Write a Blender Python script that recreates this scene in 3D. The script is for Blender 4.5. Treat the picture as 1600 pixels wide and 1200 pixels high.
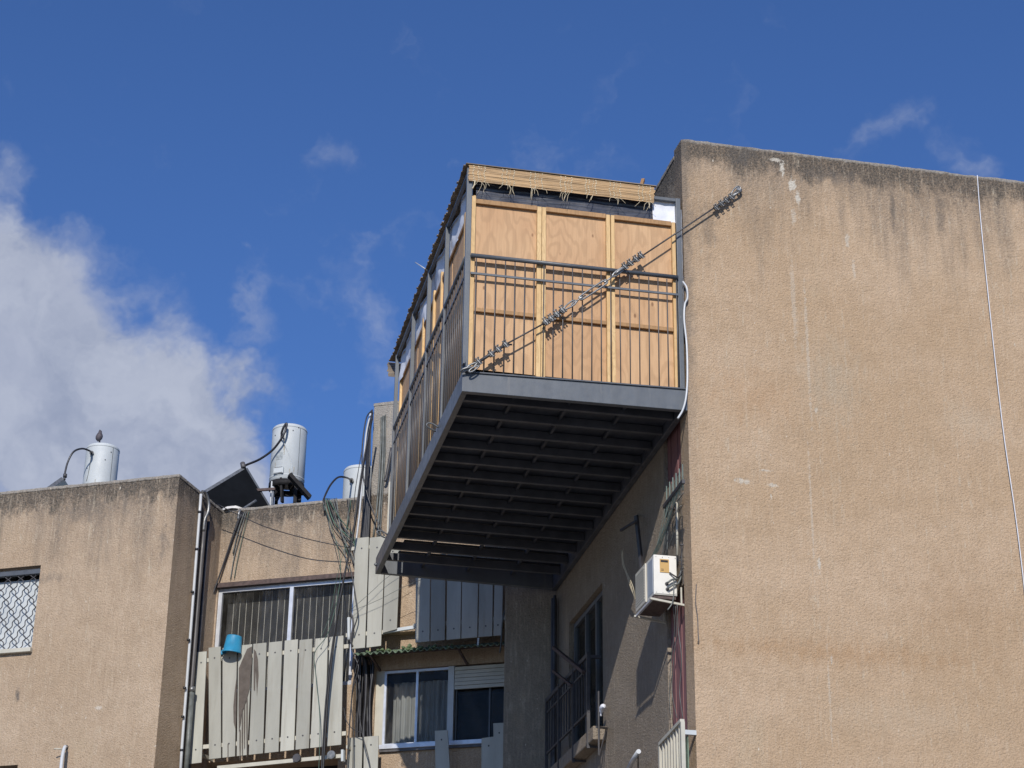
import bpy, bmesh, math, random
from mathutils import Vector, Matrix, noise
random.seed(7)
R = math.radians
sc = bpy.context.scene
COL = sc.collection
for o in list(bpy.data.objects): bpy.data.objects.remove(o)

# ------------------------------------------------------------------ camera
F, PIT, ROL, YAW = 3100.0, R(24.05), R(.8), R(11.83)
CP = Vector((0, 0, 1.6))
FWD = Vector((math.sin(YAW)*math.cos(PIT), math.cos(YAW)*math.cos(PIT), math.sin(PIT)))
r0 = Vector((math.cos(YAW), -math.sin(YAW), 0)); u0 = r0.cross(FWD)
RIGHT = math.cos(ROL)*r0 + math.sin(ROL)*u0
UP = -math.sin(ROL)*r0 + math.cos(ROL)*u0
cam = bpy.data.objects.new('camera', bpy.data.cameras.new('camera')); COL.objects.link(cam)
m = Matrix((RIGHT, UP, -FWD)).transposed().to_4x4(); m.translation = CP
cam.matrix_world = m
cam.data.sensor_width = 36; cam.data.lens = 36*F/1600; cam.data.clip_end = 5000; cam.data.clip_start = .1
sc.camera = cam

# ------------------------------------------------------------------ light
SAZ, SEL = R(195.5), R(30.8)
SUN = Vector((math.sin(SAZ)*math.cos(SEL), math.cos(SAZ)*math.cos(SEL), math.sin(SEL)))
sl = bpy.data.lights.new('sun', 'SUN'); sl.energy = 3.7; sl.angle = R(.5); sl.color = (1, .945, .87)
so = bpy.data.objects.new('sun', sl); COL.objects.link(so); so.location = (-10, -30, 40)
so.rotation_euler = SUN.to_track_quat('Z', 'Y').to_euler()
sc.view_settings.view_transform = 'Standard'; sc.view_settings.look = 'None'
sc.view_settings.exposure = .2; sc.view_settings.gamma = 1

def ray(x, y):
    return (FWD*F + RIGHT*(x-800) - UP*(y-600)).normalized()

class NT:
    def __init__(s, tree): s.t = tree; s.n = tree.nodes; s.l = tree.links
    def add(s, typ, **kw):
        nd = s.n.new(typ)
        for k, v in kw.items():
            if k[0] == '_': nd.inputs[k[1:].replace('_', ' ')].default_value = v
            else: setattr(nd, k, v)
        return nd
    def link(s, a, b): s.l.new(a, b)
    def math(s, op, a, b=None, c=None, clamp=False):
        nd = s.n.new('ShaderNodeMath'); nd.operation = op; nd.use_clamp = clamp
        for i, v in enumerate((a, b, c)):
            if v is None: continue
            if isinstance(v, (int, float)): nd.inputs[i].default_value = v
            else: s.l.new(v, nd.inputs[i])
        return nd.outputs[0]
    def ramp(s, v, a, b, lo=0., hi=1.):
        nd = s.n.new('ShaderNodeMapRange'); nd.interpolation_type = 'SMOOTHSTEP'
        s.l.new(v, nd.inputs[0])
        for i, x in enumerate((a, b, lo, hi)): nd.inputs[i+1].default_value = x
        return nd.outputs[0]
    def mix(s, f, a, b, mode='MIX'):
        nd = s.n.new('ShaderNodeMix'); nd.data_type = 'RGBA'; nd.blend_type = mode
        for i, v in ((0, f), (6, a), (7, b)):
            if isinstance(v, (int, float)): nd.inputs[i].default_value = v
            elif isinstance(v, tuple): nd.inputs[i].default_value = (*v[:3], 1)
            else: s.l.new(v, nd.inputs[i])
        return nd.outputs[2]
    def vscale(s, v, sx, sy, sz, off=(0, 0, 0)):
        nd = s.n.new('ShaderNodeMapping'); nd.inputs['Scale'].default_value = (sx, sy, sz); nd.inputs['Location'].default_value = off
        s.l.new(v, nd.inputs[0]); return nd.outputs[0]
    def noise(s, v, sc_, det=4, rough=.55, dist=0.):
        nd = s.n.new('ShaderNodeTexNoise'); s.l.new(v, nd.inputs['Vector'])
        nd.inputs['Scale'].default_value = sc_; nd.inputs['Detail'].default_value = det
        nd.inputs['Roughness'].default_value = rough; nd.inputs['Distortion'].default_value = dist
        return nd.outputs[0]

# sky with clouds, laid out by direction
w = bpy.data.worlds.new("World"); sc.world = w; w.use_nodes = True
T = NT(w.node_tree); bg = w.node_tree.nodes['Background']; bg.inputs[1].default_value = .1
sky = T.add('ShaderNodeTexSky', sky_type='NISHITA', sun_disc=False, sun_elevation=SEL, sun_rotation=SAZ)
sky.air_density = 1.0; sky.dust_density = .35; sky.ozone_density = 2.2; sky.altitude = 100
tc = T.add('ShaderNodeTexCoord'); D0 = tc.outputs['Generated']; D = D0
def wwarp(D, s_, amt, det):
    nd = T.n.new('ShaderNodeTexNoise'); T.l.new(D, nd.inputs['Vector']); nd.inputs['Scale'].default_value = s_; nd.inputs['Detail'].default_value = det; nd.inputs['Roughness'].default_value = .6
    a = T.add('ShaderNodeVectorMath', operation='SUBTRACT'); T.link(nd.outputs['Color'], a.inputs[0]); a.inputs[1].default_value = (.5, .5, .5)
    b = T.add('ShaderNodeVectorMath', operation='SCALE'); T.link(a.outputs[0], b.inputs[0]); b.inputs['Scale'].default_value = amt
    c = T.add('ShaderNodeVectorMath', operation='ADD'); T.link(D, c.inputs[0]); T.link(b.outputs[0], c.inputs[1]); return c.outputs[0]
D = wwarp(D0, 14, .10, 5)
def lobe(px, py, rx, amp, sy=1.):
    c = ray(px, py)
    sub = T.add('ShaderNodeVectorMath', operation='SUBTRACT'); T.link(D, sub.inputs[0]); sub.inputs[1].default_value = c
    sca = T.add('ShaderNodeVectorMath', operation='MULTIPLY'); T.link(sub.outputs[0], sca.inputs[0]); sca.inputs[1].default_value = (1, 1, sy)
    ln = T.add('ShaderNodeVectorMath', operation='LENGTH'); T.link(sca.outputs[0], ln.inputs[0])
    return T.ramp(ln.outputs['Value'], rx/F, 0, 0, amp)
acc = None
LOBES = [(-380, 640, 380, 1.0), (-800, 720, 460, 1.0), (-1300, 620, 480, .9), (-60, 560, 300, 1.0), (60, 620, 300, 1.0), (220, 740, 320, 1.0), (120, 480, 190, .55), (-100, 400, 220, .6), (330, 780, 190, .8),
         (365, 510, 85, .46), (290, 640, 150, .6), (520, 236, 85, .40), (630, 400, 130, .22), (1350, 200, 115, .31), (1485, 226, 100, .26), (735, 215, 36, .33),
         (375, 430, 30, .35), (455, 595, 40, .3), (560, 500, 220, .16), (860, 300, 120, .34), (420, 690, 110, .42), (-20, 310, 100, .42)]
for l in LOBES:
    a = lobe(*l); acc = a if acc is None else T.math('MAXIMUM', acc, a) if l[3] < .5 else T.math('ADD', acc, a)
n1 = T.noise(T.vscale(D, 1, 1, 1.3), 22, 7, .53, .2)
n2 = T.noise(T.vscale(D, 1, 1, 1.0, (3, 1, 2)), 10, 4, .55)
dens = T.math('ADD', acc, T.math('MULTIPLY', T.math('SUBTRACT', n1, .5), 1.15))
dens = T.math('ADD', dens, T.math('MULTIPLY', T.math('SUBTRACT', n2, .5), .5))
mask = T.ramp(dens, .12, 1.1, 0, .95)
cc = T.mix(T.ramp(n2, .35, .68), (2.6, 3.0, 4.1), (3.8, 4.15, 5.2))
cc = T.mix(T.ramp(n1, .3, .75), cc, (4.2, 4.55, 5.5))
skc = T.mix(1.0, sky.outputs[0], (.44, .65, 1.03), 'MULTIPLY')
T.link(T.mix(mask, skc, cc), bg.inputs[0])

# ------------------------------------------------------------------ geometry helpers
def on_plane(x, y, p0, n):
    d = ray(x, y); n = Vector(n); return CP + d*((Vector(p0)-CP).dot(n)/d.dot(n))
def W(x, y, Y=16.): return on_plane(x, y, (0, Y, 0), (0, 1, 0))
def S(x, y, X=5.): return on_plane(x, y, (X, 0, 0), (1, 0, 0))
def H(x, y, Z): return on_plane(x, y, (0, 0, Z), (0, 0, 1))
BA = R(28.5)
X2 = Vector((math.cos(BA), -math.sin(BA), 0)); Y2 = Vector((math.sin(BA), math.cos(BA), 0)); Z = Vector((0, 0, 1))
C2 = Vector((1.317, 24.579, 0)); VL = 1.317
def b2(u, v, z): return C2 + X2*u - Y2*v + Z*z
def B(x, y, v=0.): return on_plane(x, y, C2 - Y2*v, Y2)
def SB(x, y, u=0.): return on_plane(x, y, C2 + X2*u, X2)
def uvz(p):
    q = p - C2; return q.dot(X2), -q.dot(Y2), p.z
VX, VY = Vector((1, 0, 0)), Vector((0, 1, 0))

OFF = {}
class MB:
    def __init__(s): s.v = []; s.f = []; s.sm = []
    def add(s, vs, fs, smooth=False):
        k = len(s.v); s.v += [Vector(p) for p in vs]; s.f += [[i+k for i in f] for f in fs]; s.sm += [smooth]*len(fs); return s
    def obox(s, o, a, b, c):
        o, a, b, c = map(Vector, (o, a, b, c))
        return s.add([o, o+a, o+a+b, o+b, o+c, o+a+c, o+a+b+c, o+b+c], [(0, 3, 2, 1), (4, 5, 6, 7), (0, 1, 5, 4), (1, 2, 6, 5), (2, 3, 7, 6), (3, 0, 4, 7)])
    def box(s, lo, hi):
        lo, hi = Vector(lo), Vector(hi); d = hi-lo
        return s.obox(lo, (d.x, 0, 0), (0, d.y, 0), (0, 0, d.z))
    def bar(s, p, q, w_, h_, up=Z):
        p, q = Vector(p), Vector(q); d = (q-p); t = d.normalized()
        a = t.cross(Vector(up))
        if a.length < 1e-4: a = t.cross(VX)
        a.normalize(); b = a.cross(t).normalized()
        return s.obox(p-a*w_/2-b*h_/2, d, a*w_, b*h_)
    def prism(s, poly, ex):
        poly = [Vector(p) for p in poly]; ex = Vector(ex); n = len(poly)
        return s.add(poly+[p+ex for p in poly], [tuple(range(n))[::-1], tuple(range(n, 2*n))]+[(i, (i+1) % n, n+(i+1) % n, n+i) for i in range(n)])
    def tube(s, pts, r, n=8, cap=True, closed=False):
        pts = [Vector(p) for p in pts]; k = len(s.v); N = len(pts)
        t0 = (pts[1]-pts[0]).normalized(); a = t0.orthogonal().normalized()
        for i, p in enumerate(pts):
            if closed: t = (pts[(i+1) % N]-pts[i-1])
            else: t = pts[min(i+1, N-1)]-pts[max(i-1, 0)]
            t = t.normalized() if t.length > 1e-9 else t0
            a = (a - t*a.dot(t)); a = a.normalized() if a.length > 1e-6 else t.orthogonal().normalized()
            b = t.cross(a); rr = r[i] if isinstance(r, (list, tuple)) else r
            for j in range(n):
                an = 2*math.pi*j/n; s.v.append(p + a*math.cos(an)*rr + b*math.sin(an)*rr)
        for i in range(N if closed else N-1):
            i2 = (i+1) % N
            for j in range(n):
                s.f.append([k+i*n+j, k+i*n+(j+1) % n, k+i2*n+(j+1) % n, k+i2*n+j]); s.sm.append(True)
        if cap and not closed:
            s.f.append([k+j for j in range(n)][::-1]); s.sm.append(False)
            s.f.append([k+(N-1)*n+j for j in range(n)]); s.sm.append(False)
        return s
    def lathe(s, o, prof, n=32, ax=Z, cap=True):
        o = Vector(o); ax = Vector(ax).normalized(); a = ax.orthogonal().normalized(); b = ax.cross(a); k = len(s.v)
        for (r_, h) in prof:
            for j in range(n):
                an = 2*math.pi*j/n; s.v.append(o+ax*h+(a*math.cos(an)+b*math.sin(an))*r_)
        for i in range(len(prof)-1):
            flat = abs(prof[i][0]-prof[i+1][0]) > 3*abs(prof[i][1]-prof[i+1][1])
            for j in range(n):
                s.f.append([k+i*n+j, k+i*n+(j+1) % n, k+(i+1)*n+(j+1) % n, k+(i+1)*n+j]); s.sm.append(not flat)
        if cap:
            s.f.append([k+j for j in range(n)][::-1]); s.sm.append(False)
            s.f.append([k+(len(prof)-1)*n+j for j in range(n)]); s.sm.append(False)
        return s
    def build(s, name, mat, parent=None, bevel=0, recalc=True, **tags):
        off = OFF.get(parent.name, None) if parent else Vector((0, 0, 0))
        if off is None: off = parent.matrix_world.translation.copy()
        base = Vector((0, 0, 0))
        if parent is None:
            lo = Vector([min(p[i] for p in s.v) for i in range(3)]); hi = Vector([max(p[i] for p in s.v) for i in range(3)])
            base = Vector(((lo.x+hi.x)/2, (lo.y+hi.y)/2, lo.z))
        me = bpy.data.meshes.new(name); o_ = off if parent else base
        me.from_pydata([p-o_ for p in s.v], [], s.f)
        for p, sm in zip(me.polygons, s.sm): p.use_smooth = sm
        if recalc:
            bm = bmesh.new(); bm.from_mesh(me); bmesh.ops.recalc_face_normals(bm, faces=bm.faces); bm.to_mesh(me); bm.free()
        me.materials.append(mat)
        ob = bpy.data.objects.new(name, me); COL.objects.link(ob)
        if parent:
            ob.parent = parent; OFF[ob.name] = off
        else: ob.location = base; ob.matrix_world = Matrix.Translation(base); OFF[ob.name] = base.copy()
        if bevel:
            b = ob.modifiers.new('bevel', 'BEVEL'); b.width = bevel; b.segments = 2; b.limit_method = 'ANGLE'
        for k, v in tags.items(): ob[k] = v
        return ob

def thing(name, loc, label, category, group=None):
    o = bpy.data.objects.new(name, None); COL.objects.link(o); o.location = loc; o.matrix_world = Matrix.Translation(Vector(loc))
    o.empty_display_size = .2
    o['label'] = label; o['category'] = category
    if group: o['group'] = group
    return o

def spline(pts, sub=6):
    pts = [Vector(p) for p in pts]; out = []
    P = [pts[0]*2-pts[1]]+pts+[pts[-1]*2-pts[-2]]
    for i in range(1, len(P)-2):
        for k in range(sub):
            t = k/sub; a, b, c, d = P[i-1], P[i], P[i+1], P[i+2]
            out.append(.5*((2*b)+(c-a)*t+(2*a-5*b+4*c-d)*t*t+(3*b-a-3*c+d)*t*t*t))
    out.append(pts[-1]); return out

# wall face with rectangular openings and reveals.  coords (u,z) in the plane
def wall_faces(mb, o, ud, nrm, U0, U1, Z0, Z1, holes, depth=.15, zrow=None):
    o = Vector(o); us = sorted({U0, U1, *[h[0] for h in holes], *[h[1] for h in holes]}); zs = sorted({Z0, Z1, *[h[2] for h in holes], *[h[3] for h in holes]})
    P = lambda u, z, d=0.: o + ud*u + Z*z - nrm*d
    for i in range(len(us)-1):
        for j in range(len(zs)-1):
            uc, zc = (us[i]+us[i+1])/2, (zs[j]+zs[j+1])/2
            if any(h[0] < uc < h[1] and h[2] < zc < h[3] for h in holes): continue
            mb.add([P(us[i], zs[j]), P(us[i+1], zs[j]), P(us[i+1], zs[j+1]), P(us[i], zs[j+1])], [(0, 1, 2, 3)])
    for h in holes:
        dd = h[4] if len(h) > 4 else depth
        c = [(h[0], h[2]), (h[1], h[2]), (h[1], h[3]), (h[0], h[3])]
        for k in range(4):
            a, b = c[k], c[(k+1) % 4]
            mb.add([P(*a), P(*b), P(*b, dd), P(*a, dd)], [(0, 1, 2, 3)])

def room(o, ud, nrm, h, d0, d1=.9):
    """dark room behind an opening, slightly larger than it"""
    m_ = MB(); P = lambda u, z, d: Vector(o)+ud*u+Z*z-nrm*d
    a, b, c, d = h[0]-.02, h[1]+.02, h[2]-.02, h[3]+.02
    vs = [P(a, c, d0), P(b, c, d0), P(b, d, d0), P(a, d, d0), P(a, c, d1), P(b, c, d1), P(b, d, d1), P(a, d, d1)]
    return m_.add(vs, [(4, 5, 6, 7), (0, 1, 5, 4), (1, 2, 6, 5), (2, 3, 7, 6), (3, 0, 4, 7)])

# ------------------------------------------------------------------ materials
def newmat(name):
    m_ = bpy.data.materials.new(name); m_.use_nodes = True; t = NT(m_.node_tree); bs = m_.node_tree.nodes['Principled BSDF']; return m_, t, bs
def bump(t, bs, h, strength, dist):
    b = t.add('ShaderNodeBump'); b.inputs['Strength'].default_value = strength; b.inputs['Distance'].default_value = dist
    t.link(h, b.inputs['Height']); t.link(b.outputs[0], bs.inputs['Normal'])
def objtone(mat, amt=.25):
    t = NT(mat.node_tree); bs = mat.node_tree.nodes['Principled BSDF']; l = bs.inputs['Base Color'].links[0].from_socket
    oi = t.add('ShaderNodeObjectInfo'); hs = t.add('ShaderNodeHueSaturation'); t.link(l, hs.inputs['Color']); t.link(t.math('ADD', t.math('MULTIPLY', oi.outputs['Random'], amt), 1-amt*.6), hs.inputs['Value']); t.link(hs.outputs[0], bs.inputs['Base Color'])
def simple(name, col, rough=.5, metal=0., var=.15, vscale=6., bmp=0., bscale=60., spec=.5, dirt=None, stretch=(1, 1, 1)):
    m_, t, bs = newmat(name); g = t.add('ShaderNodeNewGeometry').outputs['Position']
    gv = t.vscale(g, *stretch)
    n = t.noise(gv, vscale, 6, .6); lo = tuple(c*(1-var) for c in col); hi = tuple(min(1, c*(1+var)) for c in col)
    c = t.mix(t.ramp(n, .3, .7), lo, hi)
    if dirt: c = t.mix(t.ramp(t.noise(t.vscale(gv, 1, 1, .4, (5, 5, 5)), vscale*2.3, 6, .7), dirt[1], dirt[1]+.18, 0, dirt[2]), c, dirt[0])
    t.link(c, bs.inputs['Base Color']); bs.inputs['Metallic'].default_value = metal; bs.inputs['Specular IOR Level'].default_value = spec
    t.link(t.ramp(t.noise(g, vscale*3, 4), .2, .8, rough*.8, min(1, rough*1.2)), bs.inputs['Roughness'])
    if bmp: bump(t, bs, t.noise(g, bscale, 5, .6), 1., bmp)
    return m_

def stucco(name, top, base=((.49, .35, .225), (.56, .415, .285)), extra=None, dirt_amt=1.1, gscale=1., bmpd=.016):
    m_, t, bs = newmat(name); g = t.add('ShaderNodeNewGeometry').outputs['Position']
    sep = t.add('ShaderNodeSeparateXYZ'); t.link(g, sep.inputs[0]); z = sep.outputs[2]
    big = t.noise(t.vscale(g, .5, .5, .8), 1.1, 5, .6)
    c = t.mix(t.ramp(big, .35, .68), *base)
    mid = t.noise(g, 5, 7, .72)
    c = t.mix(t.ramp(mid, .35, .72, 0, .5), c, tuple(x*.80 for x in base[0]))
    # old repairs / rinsed pale areas
    pale = t.noise(t.vscale(g, 1.6, 1.6, .5, (4, 2, 9)), 1.3, 6, .65)
    c = t.mix(t.ramp(pale, .56, .75, 0, .55), c, (.50, .40, .28))
    # soot grey vertical streaks running down from the parapet
    st = t.noise(t.vscale(g, 1, 1, .10), 4.2, 6, .62)
    st2 = t.noise(t.vscale(g, 1, 1, .22, (9, 3, 1)), 12, 5, .6)
    dep = t.math('SUBTRACT', top, z)
    lim = t.math('ADD', t.math('MULTIPLY', t.math('SUBTRACT', st, .42), 3.4), t.math('MULTIPLY', t.math('SUBTRACT', st2, .5), 1.0))
    gm = t.ramp(t.math('SUBTRACT', dep, lim), 1.05, -.45, 0, .62*dirt_amt)
    gm = t.math('MULTIPLY', gm, t.ramp(t.noise(g, 30, 6, .8), .3, .62, .3, 1))
    md2 = t.noise(t.vscale(g, 1, 1, .7, (3, 1, 4)), 14, 6, .75)
    c = t.mix(t.ramp(md2, .52, .75, 0, .28), c, (.62, .52, .40))
    c = t.mix(t.ramp(md2, .46, .27, 0, .25), c, (.27, .20, .14))
    c = t.mix(gm, c, (.125, .115, .105))
    cn = t.noise(t.vscale(g, 1, 1, .6), 5.5, 8, .78); cn2 = t.noise(g, 45, 5, .8)
    cap = t.ramp(t.math('SUBTRACT', dep, t.math('MULTIPLY', t.math('SUBTRACT', cn, .30), 1.15)), .13, -.10, 0, .88*dirt_amt)
    cap = t.math('MULTIPLY', cap, t.ramp(cn2, .34, .6, .35, 1))
    c = t.mix(cap, c, (.062, .060, .056))
    capl = t.ramp(t.math('ADD', dep, t.math('MULTIPLY', t.math('SUBTRACT', t.noise(g, 19, 4, .7), .5), .09)), .04, .005, 0, .75)
    c = t.mix(capl, c, (.38, .36, .33))
    lich = t.math('MULTIPLY', t.ramp(t.noise(g, 38, 4, .8), .6, .68), t.ramp(dep, .5, .05))
    c = t.mix(t.math('MULTIPLY', lich, .7), c, (.42, .40, .36))
    # thin lime runs
    run = t.noise(t.vscale(g, 1, 1, .03, (2, 7, 0)), 17, 3, .5)
    spk = t.noise(t.vscale(g, 1, 1, .35), 22, 4, .7)
    rm = t.math('MULTIPLY', t.ramp(run, .585, .64), t.ramp(spk, .50, .66, 0, .5))
    fl = t.noise(t.vscale(g, 1, 1, .5, (7, 7, 7)), 30, 2, .5)
    c = t.mix(t.math('MULTIPLY', t.ramp(fl, .72, .76), .75), c, (.66, .60, .50))
    fv = t.noise(t.vscale(g, 1, 1, .10, (1, 8, 3)), 40, 3, .6)
    c = t.mix(t.ramp(fv, .52, .72, 0, .30), c, (.60, .50, .38))
    c = t.mix(t.ramp(fv, .46, .28, 0, .20), c, (.26, .18, .115))
    c = t.mix(rm, c, (.56, .49, .38))
    if extra: c = extra(t, c, g, z, dep)
    # grain
    gr = t.noise(g, 74*gscale, 5, .7); gr2 = t.noise(g, 24*gscale, 5, .65)
    vo = t.add('ShaderNodeTexVoronoi'); vo.inputs['Scale'].default_value = 44*gscale; t.link(g, vo.inputs['Vector'])
    c = t.mix(t.ramp(gr, .55, .32, 0, .33), c, (.16, .115, .075))
    c = t.mix(t.ramp(gr, .58, .72, 0, .30), c, (.62, .52, .40))
    t.link(c, bs.inputs['Base Color']); bs.inputs['Roughness'].default_value = .95; bs.inputs['Specular IOR Level'].default_value = .15
    h = t.math('ADD', t.math('MULTIPLY', gr, 1.0), t.math('MULTIPLY', gr2, .45))
    h = t.math('ADD', h, t.math('MULTIPLY', vo.outputs['Distance'], -.35))
    bump(t, bs, h, 1., bmpd)
    return m_

def blob(t, g, cx, cz, rx, rz, nz, lo=.55, hi=.9, amp=.9, plane='X'):
    """irregular spot at a fixed place on the wall"""
    sp = t.add('ShaderNodeSeparateXYZ'); t.link(g, sp.inputs[0])
    dx = t.math('DIVIDE', t.math('SUBTRACT', sp.outputs[0 if plane == 'X' else 1], cx), rx)
    dz = t.math('DIVIDE', t.math('SUBTRACT', sp.outputs[2], cz), rz)
    d = t.math('SQRT', t.math('ADD', t.math('MULTIPLY', dx, dx), t.math('MULTIPLY', dz, dz)))
    v = t.math('ADD', t.math('SUBTRACT', 1.0, d), t.math('MULTIPLY', t.math('SUBTRACT', nz, .5), 2.6))
    return t.math('MULTIPLY', t.ramp(v, lo, hi), t.math('MULTIPLY', t.ramp(d, 1.25, .5), amp))

def gable_extra(t, c, g, z, dep):
    nz = t.noise(t.vscale(g, 1, 1, .8), 24, 6, .75); nz2 = t.noise(t.vscale(g, 1, 1, .45), 13, 6, .7)
    for (px, py, rx, rz, am) in [(1222, 262, .045, .14, 1), (1238, 288, .07, .12, .95), (1246, 308, .045, .12, .9), (1213, 250, .13, .035, .8), (1240, 338, .05, .16, .45), (1208, 758, .10, .035, .7), (1160, 752, .13, .05, .75), (1196, 735, .12, .02, .6),
                                 (1205, 776, .02, .05, .7), (1280, 882, .025, .12, .75), (1299, 1030, .02, .07, .8), (1275, 640, .03, .06, .6), (1324, 375, .04, .16, .55), (1334, 420, .03, .2, .4), (1262, 550, .03, 1.4, .35), (1268, 800, .02, 1.2, .35), (1296, 1080, .02, .9, .35), (1240, 470, .04, .9, .3)]:
        p = W(px, py); c = t.mix(blob(t, g, p.x, p.z, rx, rz, nz, .35, .7, am), c, (.60, .56, .48))
    for (px, py, rx, rz, am) in [(1395, 330, .06, .55, .6), (1470, 330, .12, .45, .45), (1105, 360, .18, .55, .4), (1160, 240, .3, .22, .7), (1300, 275, .5, .16, .55)]:
        p = W(px, py); c = t.mix(blob(t, g, p.x, p.z, rx, rz, nz2, .2, 1.0, am), c, (.10, .095, .09))
    # warm and grey drifts
    for (px, py, rx, rz, am, col) in [(1300, 1020, 2.2, .22, .55, (.40, .245, .13)), (1180, 620, .8, .5, .4, (.45, .275, .15)), (1500, 950, 1.0, .9, .4, (.38, .25, .15)), (1400, 1120, 1.4, .3, .4, (.50, .40, .29)),
                                      (1300, 600, .5, .8, .45, (.44, .38, .29)), (1450, 500, .9, .5, .35, (.42, .29, .18)), (1520, 660, .5, .3, .4, (.50, .42, .32))]:
        p = W(px, py); c = t.mix(blob(t, g, p.x, p.z, rx, rz, nz2, .1, 1.2, am), c, col)
    # grey weathering along the free edge
    sp = t.add('ShaderNodeSeparateXYZ'); t.link(g, sp.inputs[0])
    ed = t.math('ADD', t.math('SUBTRACT', sp.outputs[0], 5.0), t.math('MULTIPLY', t.math('SUBTRACT', nz2, .5), .25))
    ed = t.math('MULTIPLY', t.ramp(ed, .14, .0), t.ramp(dep, 4.5, 1.5))
    c = t.mix(t.math('MULTIPLY', ed, .6), c, (.15, .135, .12))
    # hairline cracks
    for (x0, z0, x1, z1) in [(W(1103, 255), W(1130, 292)), ] and [(*[W(1128, 250)[i] for i in (0, 2)], *[W(1147, 292)[i] for i in (0, 2)]), (*[W(1160, 322)[i] for i in (0, 2)], *[W(1290, 340)[i] for i in (0, 2)]), (*[W(1300, 345)[i] for i in (0, 2)], *[W(1303, 410)[i] for i in (0, 2)])]:
        L = math.hypot(x1-x0, z1-z0); tx, tz = (x1-x0)/L, (z1-z0)/L
        ax = t.math('SUBTRACT', sp.outputs[0], x0); az = t.math('SUBTRACT', sp.outputs[2], z0)
        al = t.math('ADD', t.math('MULTIPLY', ax, tx), t.math('MULTIPLY', az, tz))
        pe = t.math('ADD', t.math('SUBTRACT', t.math('MULTIPLY', ax, -tz), t.math('MULTIPLY', az, -tx)), t.math('MULTIPLY', t.math('SUBTRACT', nz, .5), .14))
        k = t.math('MULTIPLY', t.ramp(t.math('ABSOLUTE', pe), .006, .002), t.math('MULTIPLY', t.ramp(al, -.01, .02), t.ramp(al, L+.01, L-.02)))
        c = t.mix(t.math('MULTIPLY', t.math('MULTIPLY', k, t.ramp(nz, .42, .6, .1, 1)), .55), c, (.14, .105, .075))
    return c

def left_extra(t, c, g, z, dep):
    nz2 = t.noise(t.vscale(g, 1, 1, .5), 12, 6, .7)
    for (px, py, rx, rz, am) in [(28, 1085, .05, .17, .9), (255, 850, .12, .5, .5), (130, 800, .5, .25, .5), (195, 790, .08, .35, .5), (60, 905, .7, .12, .35)]:
        p = B(px, py, VL); c = t.mix(blob(t, g, p.x, p.z, rx, rz, nz2, .25, 1.0, am), c, (.13, .12, .11))
    p = B(152, 1106, VL); c = t.mix(blob(t, g, p.x, p.z, .08, .05, nz2, .3, .8, .8), c, (.62, .56, .48))
    return c

def wood(name, a, b, scale=1., knots=True, rough=.55, swirl=1.):
    m_, t, bs = newmat(name); tcn = t.add('ShaderNodeTexCoord'); g = t.add('ShaderNodeNewGeometry').outputs['Position']
    oi = t.add('ShaderNodeObjectInfo'); add = t.add('ShaderNodeVectorMath', operation='ADD'); cmb = t.add('ShaderNodeCombineXYZ')
    t.link(t.math('MULTIPLY', oi.outputs['Random'], 40), cmb.inputs[0]); t.link(t.math('MULTIPLY', oi.outputs['Random'], 17), cmb.inputs[2])
    t.link(g, add.inputs[0]); t.link(cmb.outputs[0], add.inputs[1]); p = add.outputs[0]
    lf = t.noise(t.vscale(p, 1, 1, .45), 1.7*scale, 3, .5)            # slow figure -> cathedral loops
    ring = t.math('SINE', t.math('MULTIPLY', t.math('ADD', lf, t.math('MULTIPLY', t.noise(t.vscale(p, 1, 1, .12), 5*scale, 3), .25)), 95*swirl))
    fine = t.noise(t.vscale(p, 1, 1, .05), 55*scale, 4, .6)
    tone = t.noise(t.vscale(p, 1, 1, .3), 2.3*scale, 4, .6)
    c = t.mix(t.ramp(tone, .3, .72), a, b)
    c = t.mix(t.math('MULTIPLY', oi.outputs['Random'], .45), c, tuple(x*k_ for x, k_ in zip(b, (.86, .78, .74))))
    c = t.mix(t.ramp(ring, -.2, 1, 0, .40), c, tuple(x*.70 for x in b))
    c = t.mix(t.ramp(fine, .45, .7, 0, .30), c, tuple(x*.66 for x in b))
    dirty = t.noise(t.vscale(p, 1, 1, .5, (3, 3, 3)), 3.1, 6, .7)
    c = t.mix(t.ramp(dirty, .56, .78, 0, .35), c, (b[0]*.62, b[1]*.48, b[2]*.45))
    if knots:
        vo = t.add('ShaderNodeTexVoronoi'); vo.inputs['Scale'].default_value = 5.; t.link(t.vscale(p, 1, 1, .55), vo.inputs['Vector'])
        c = t.mix(t.ramp(vo.outputs['Distance'], .085, .035, 0, .75), c, (.16, .075, .035))
    t.link(c, bs.inputs['Base Color']); bs.inputs['Roughness'].default_value = rough; bs.inputs['Specular IOR Level'].default_value = .3
    bump(t, bs, fine, .5, .003)
    return m_

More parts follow.
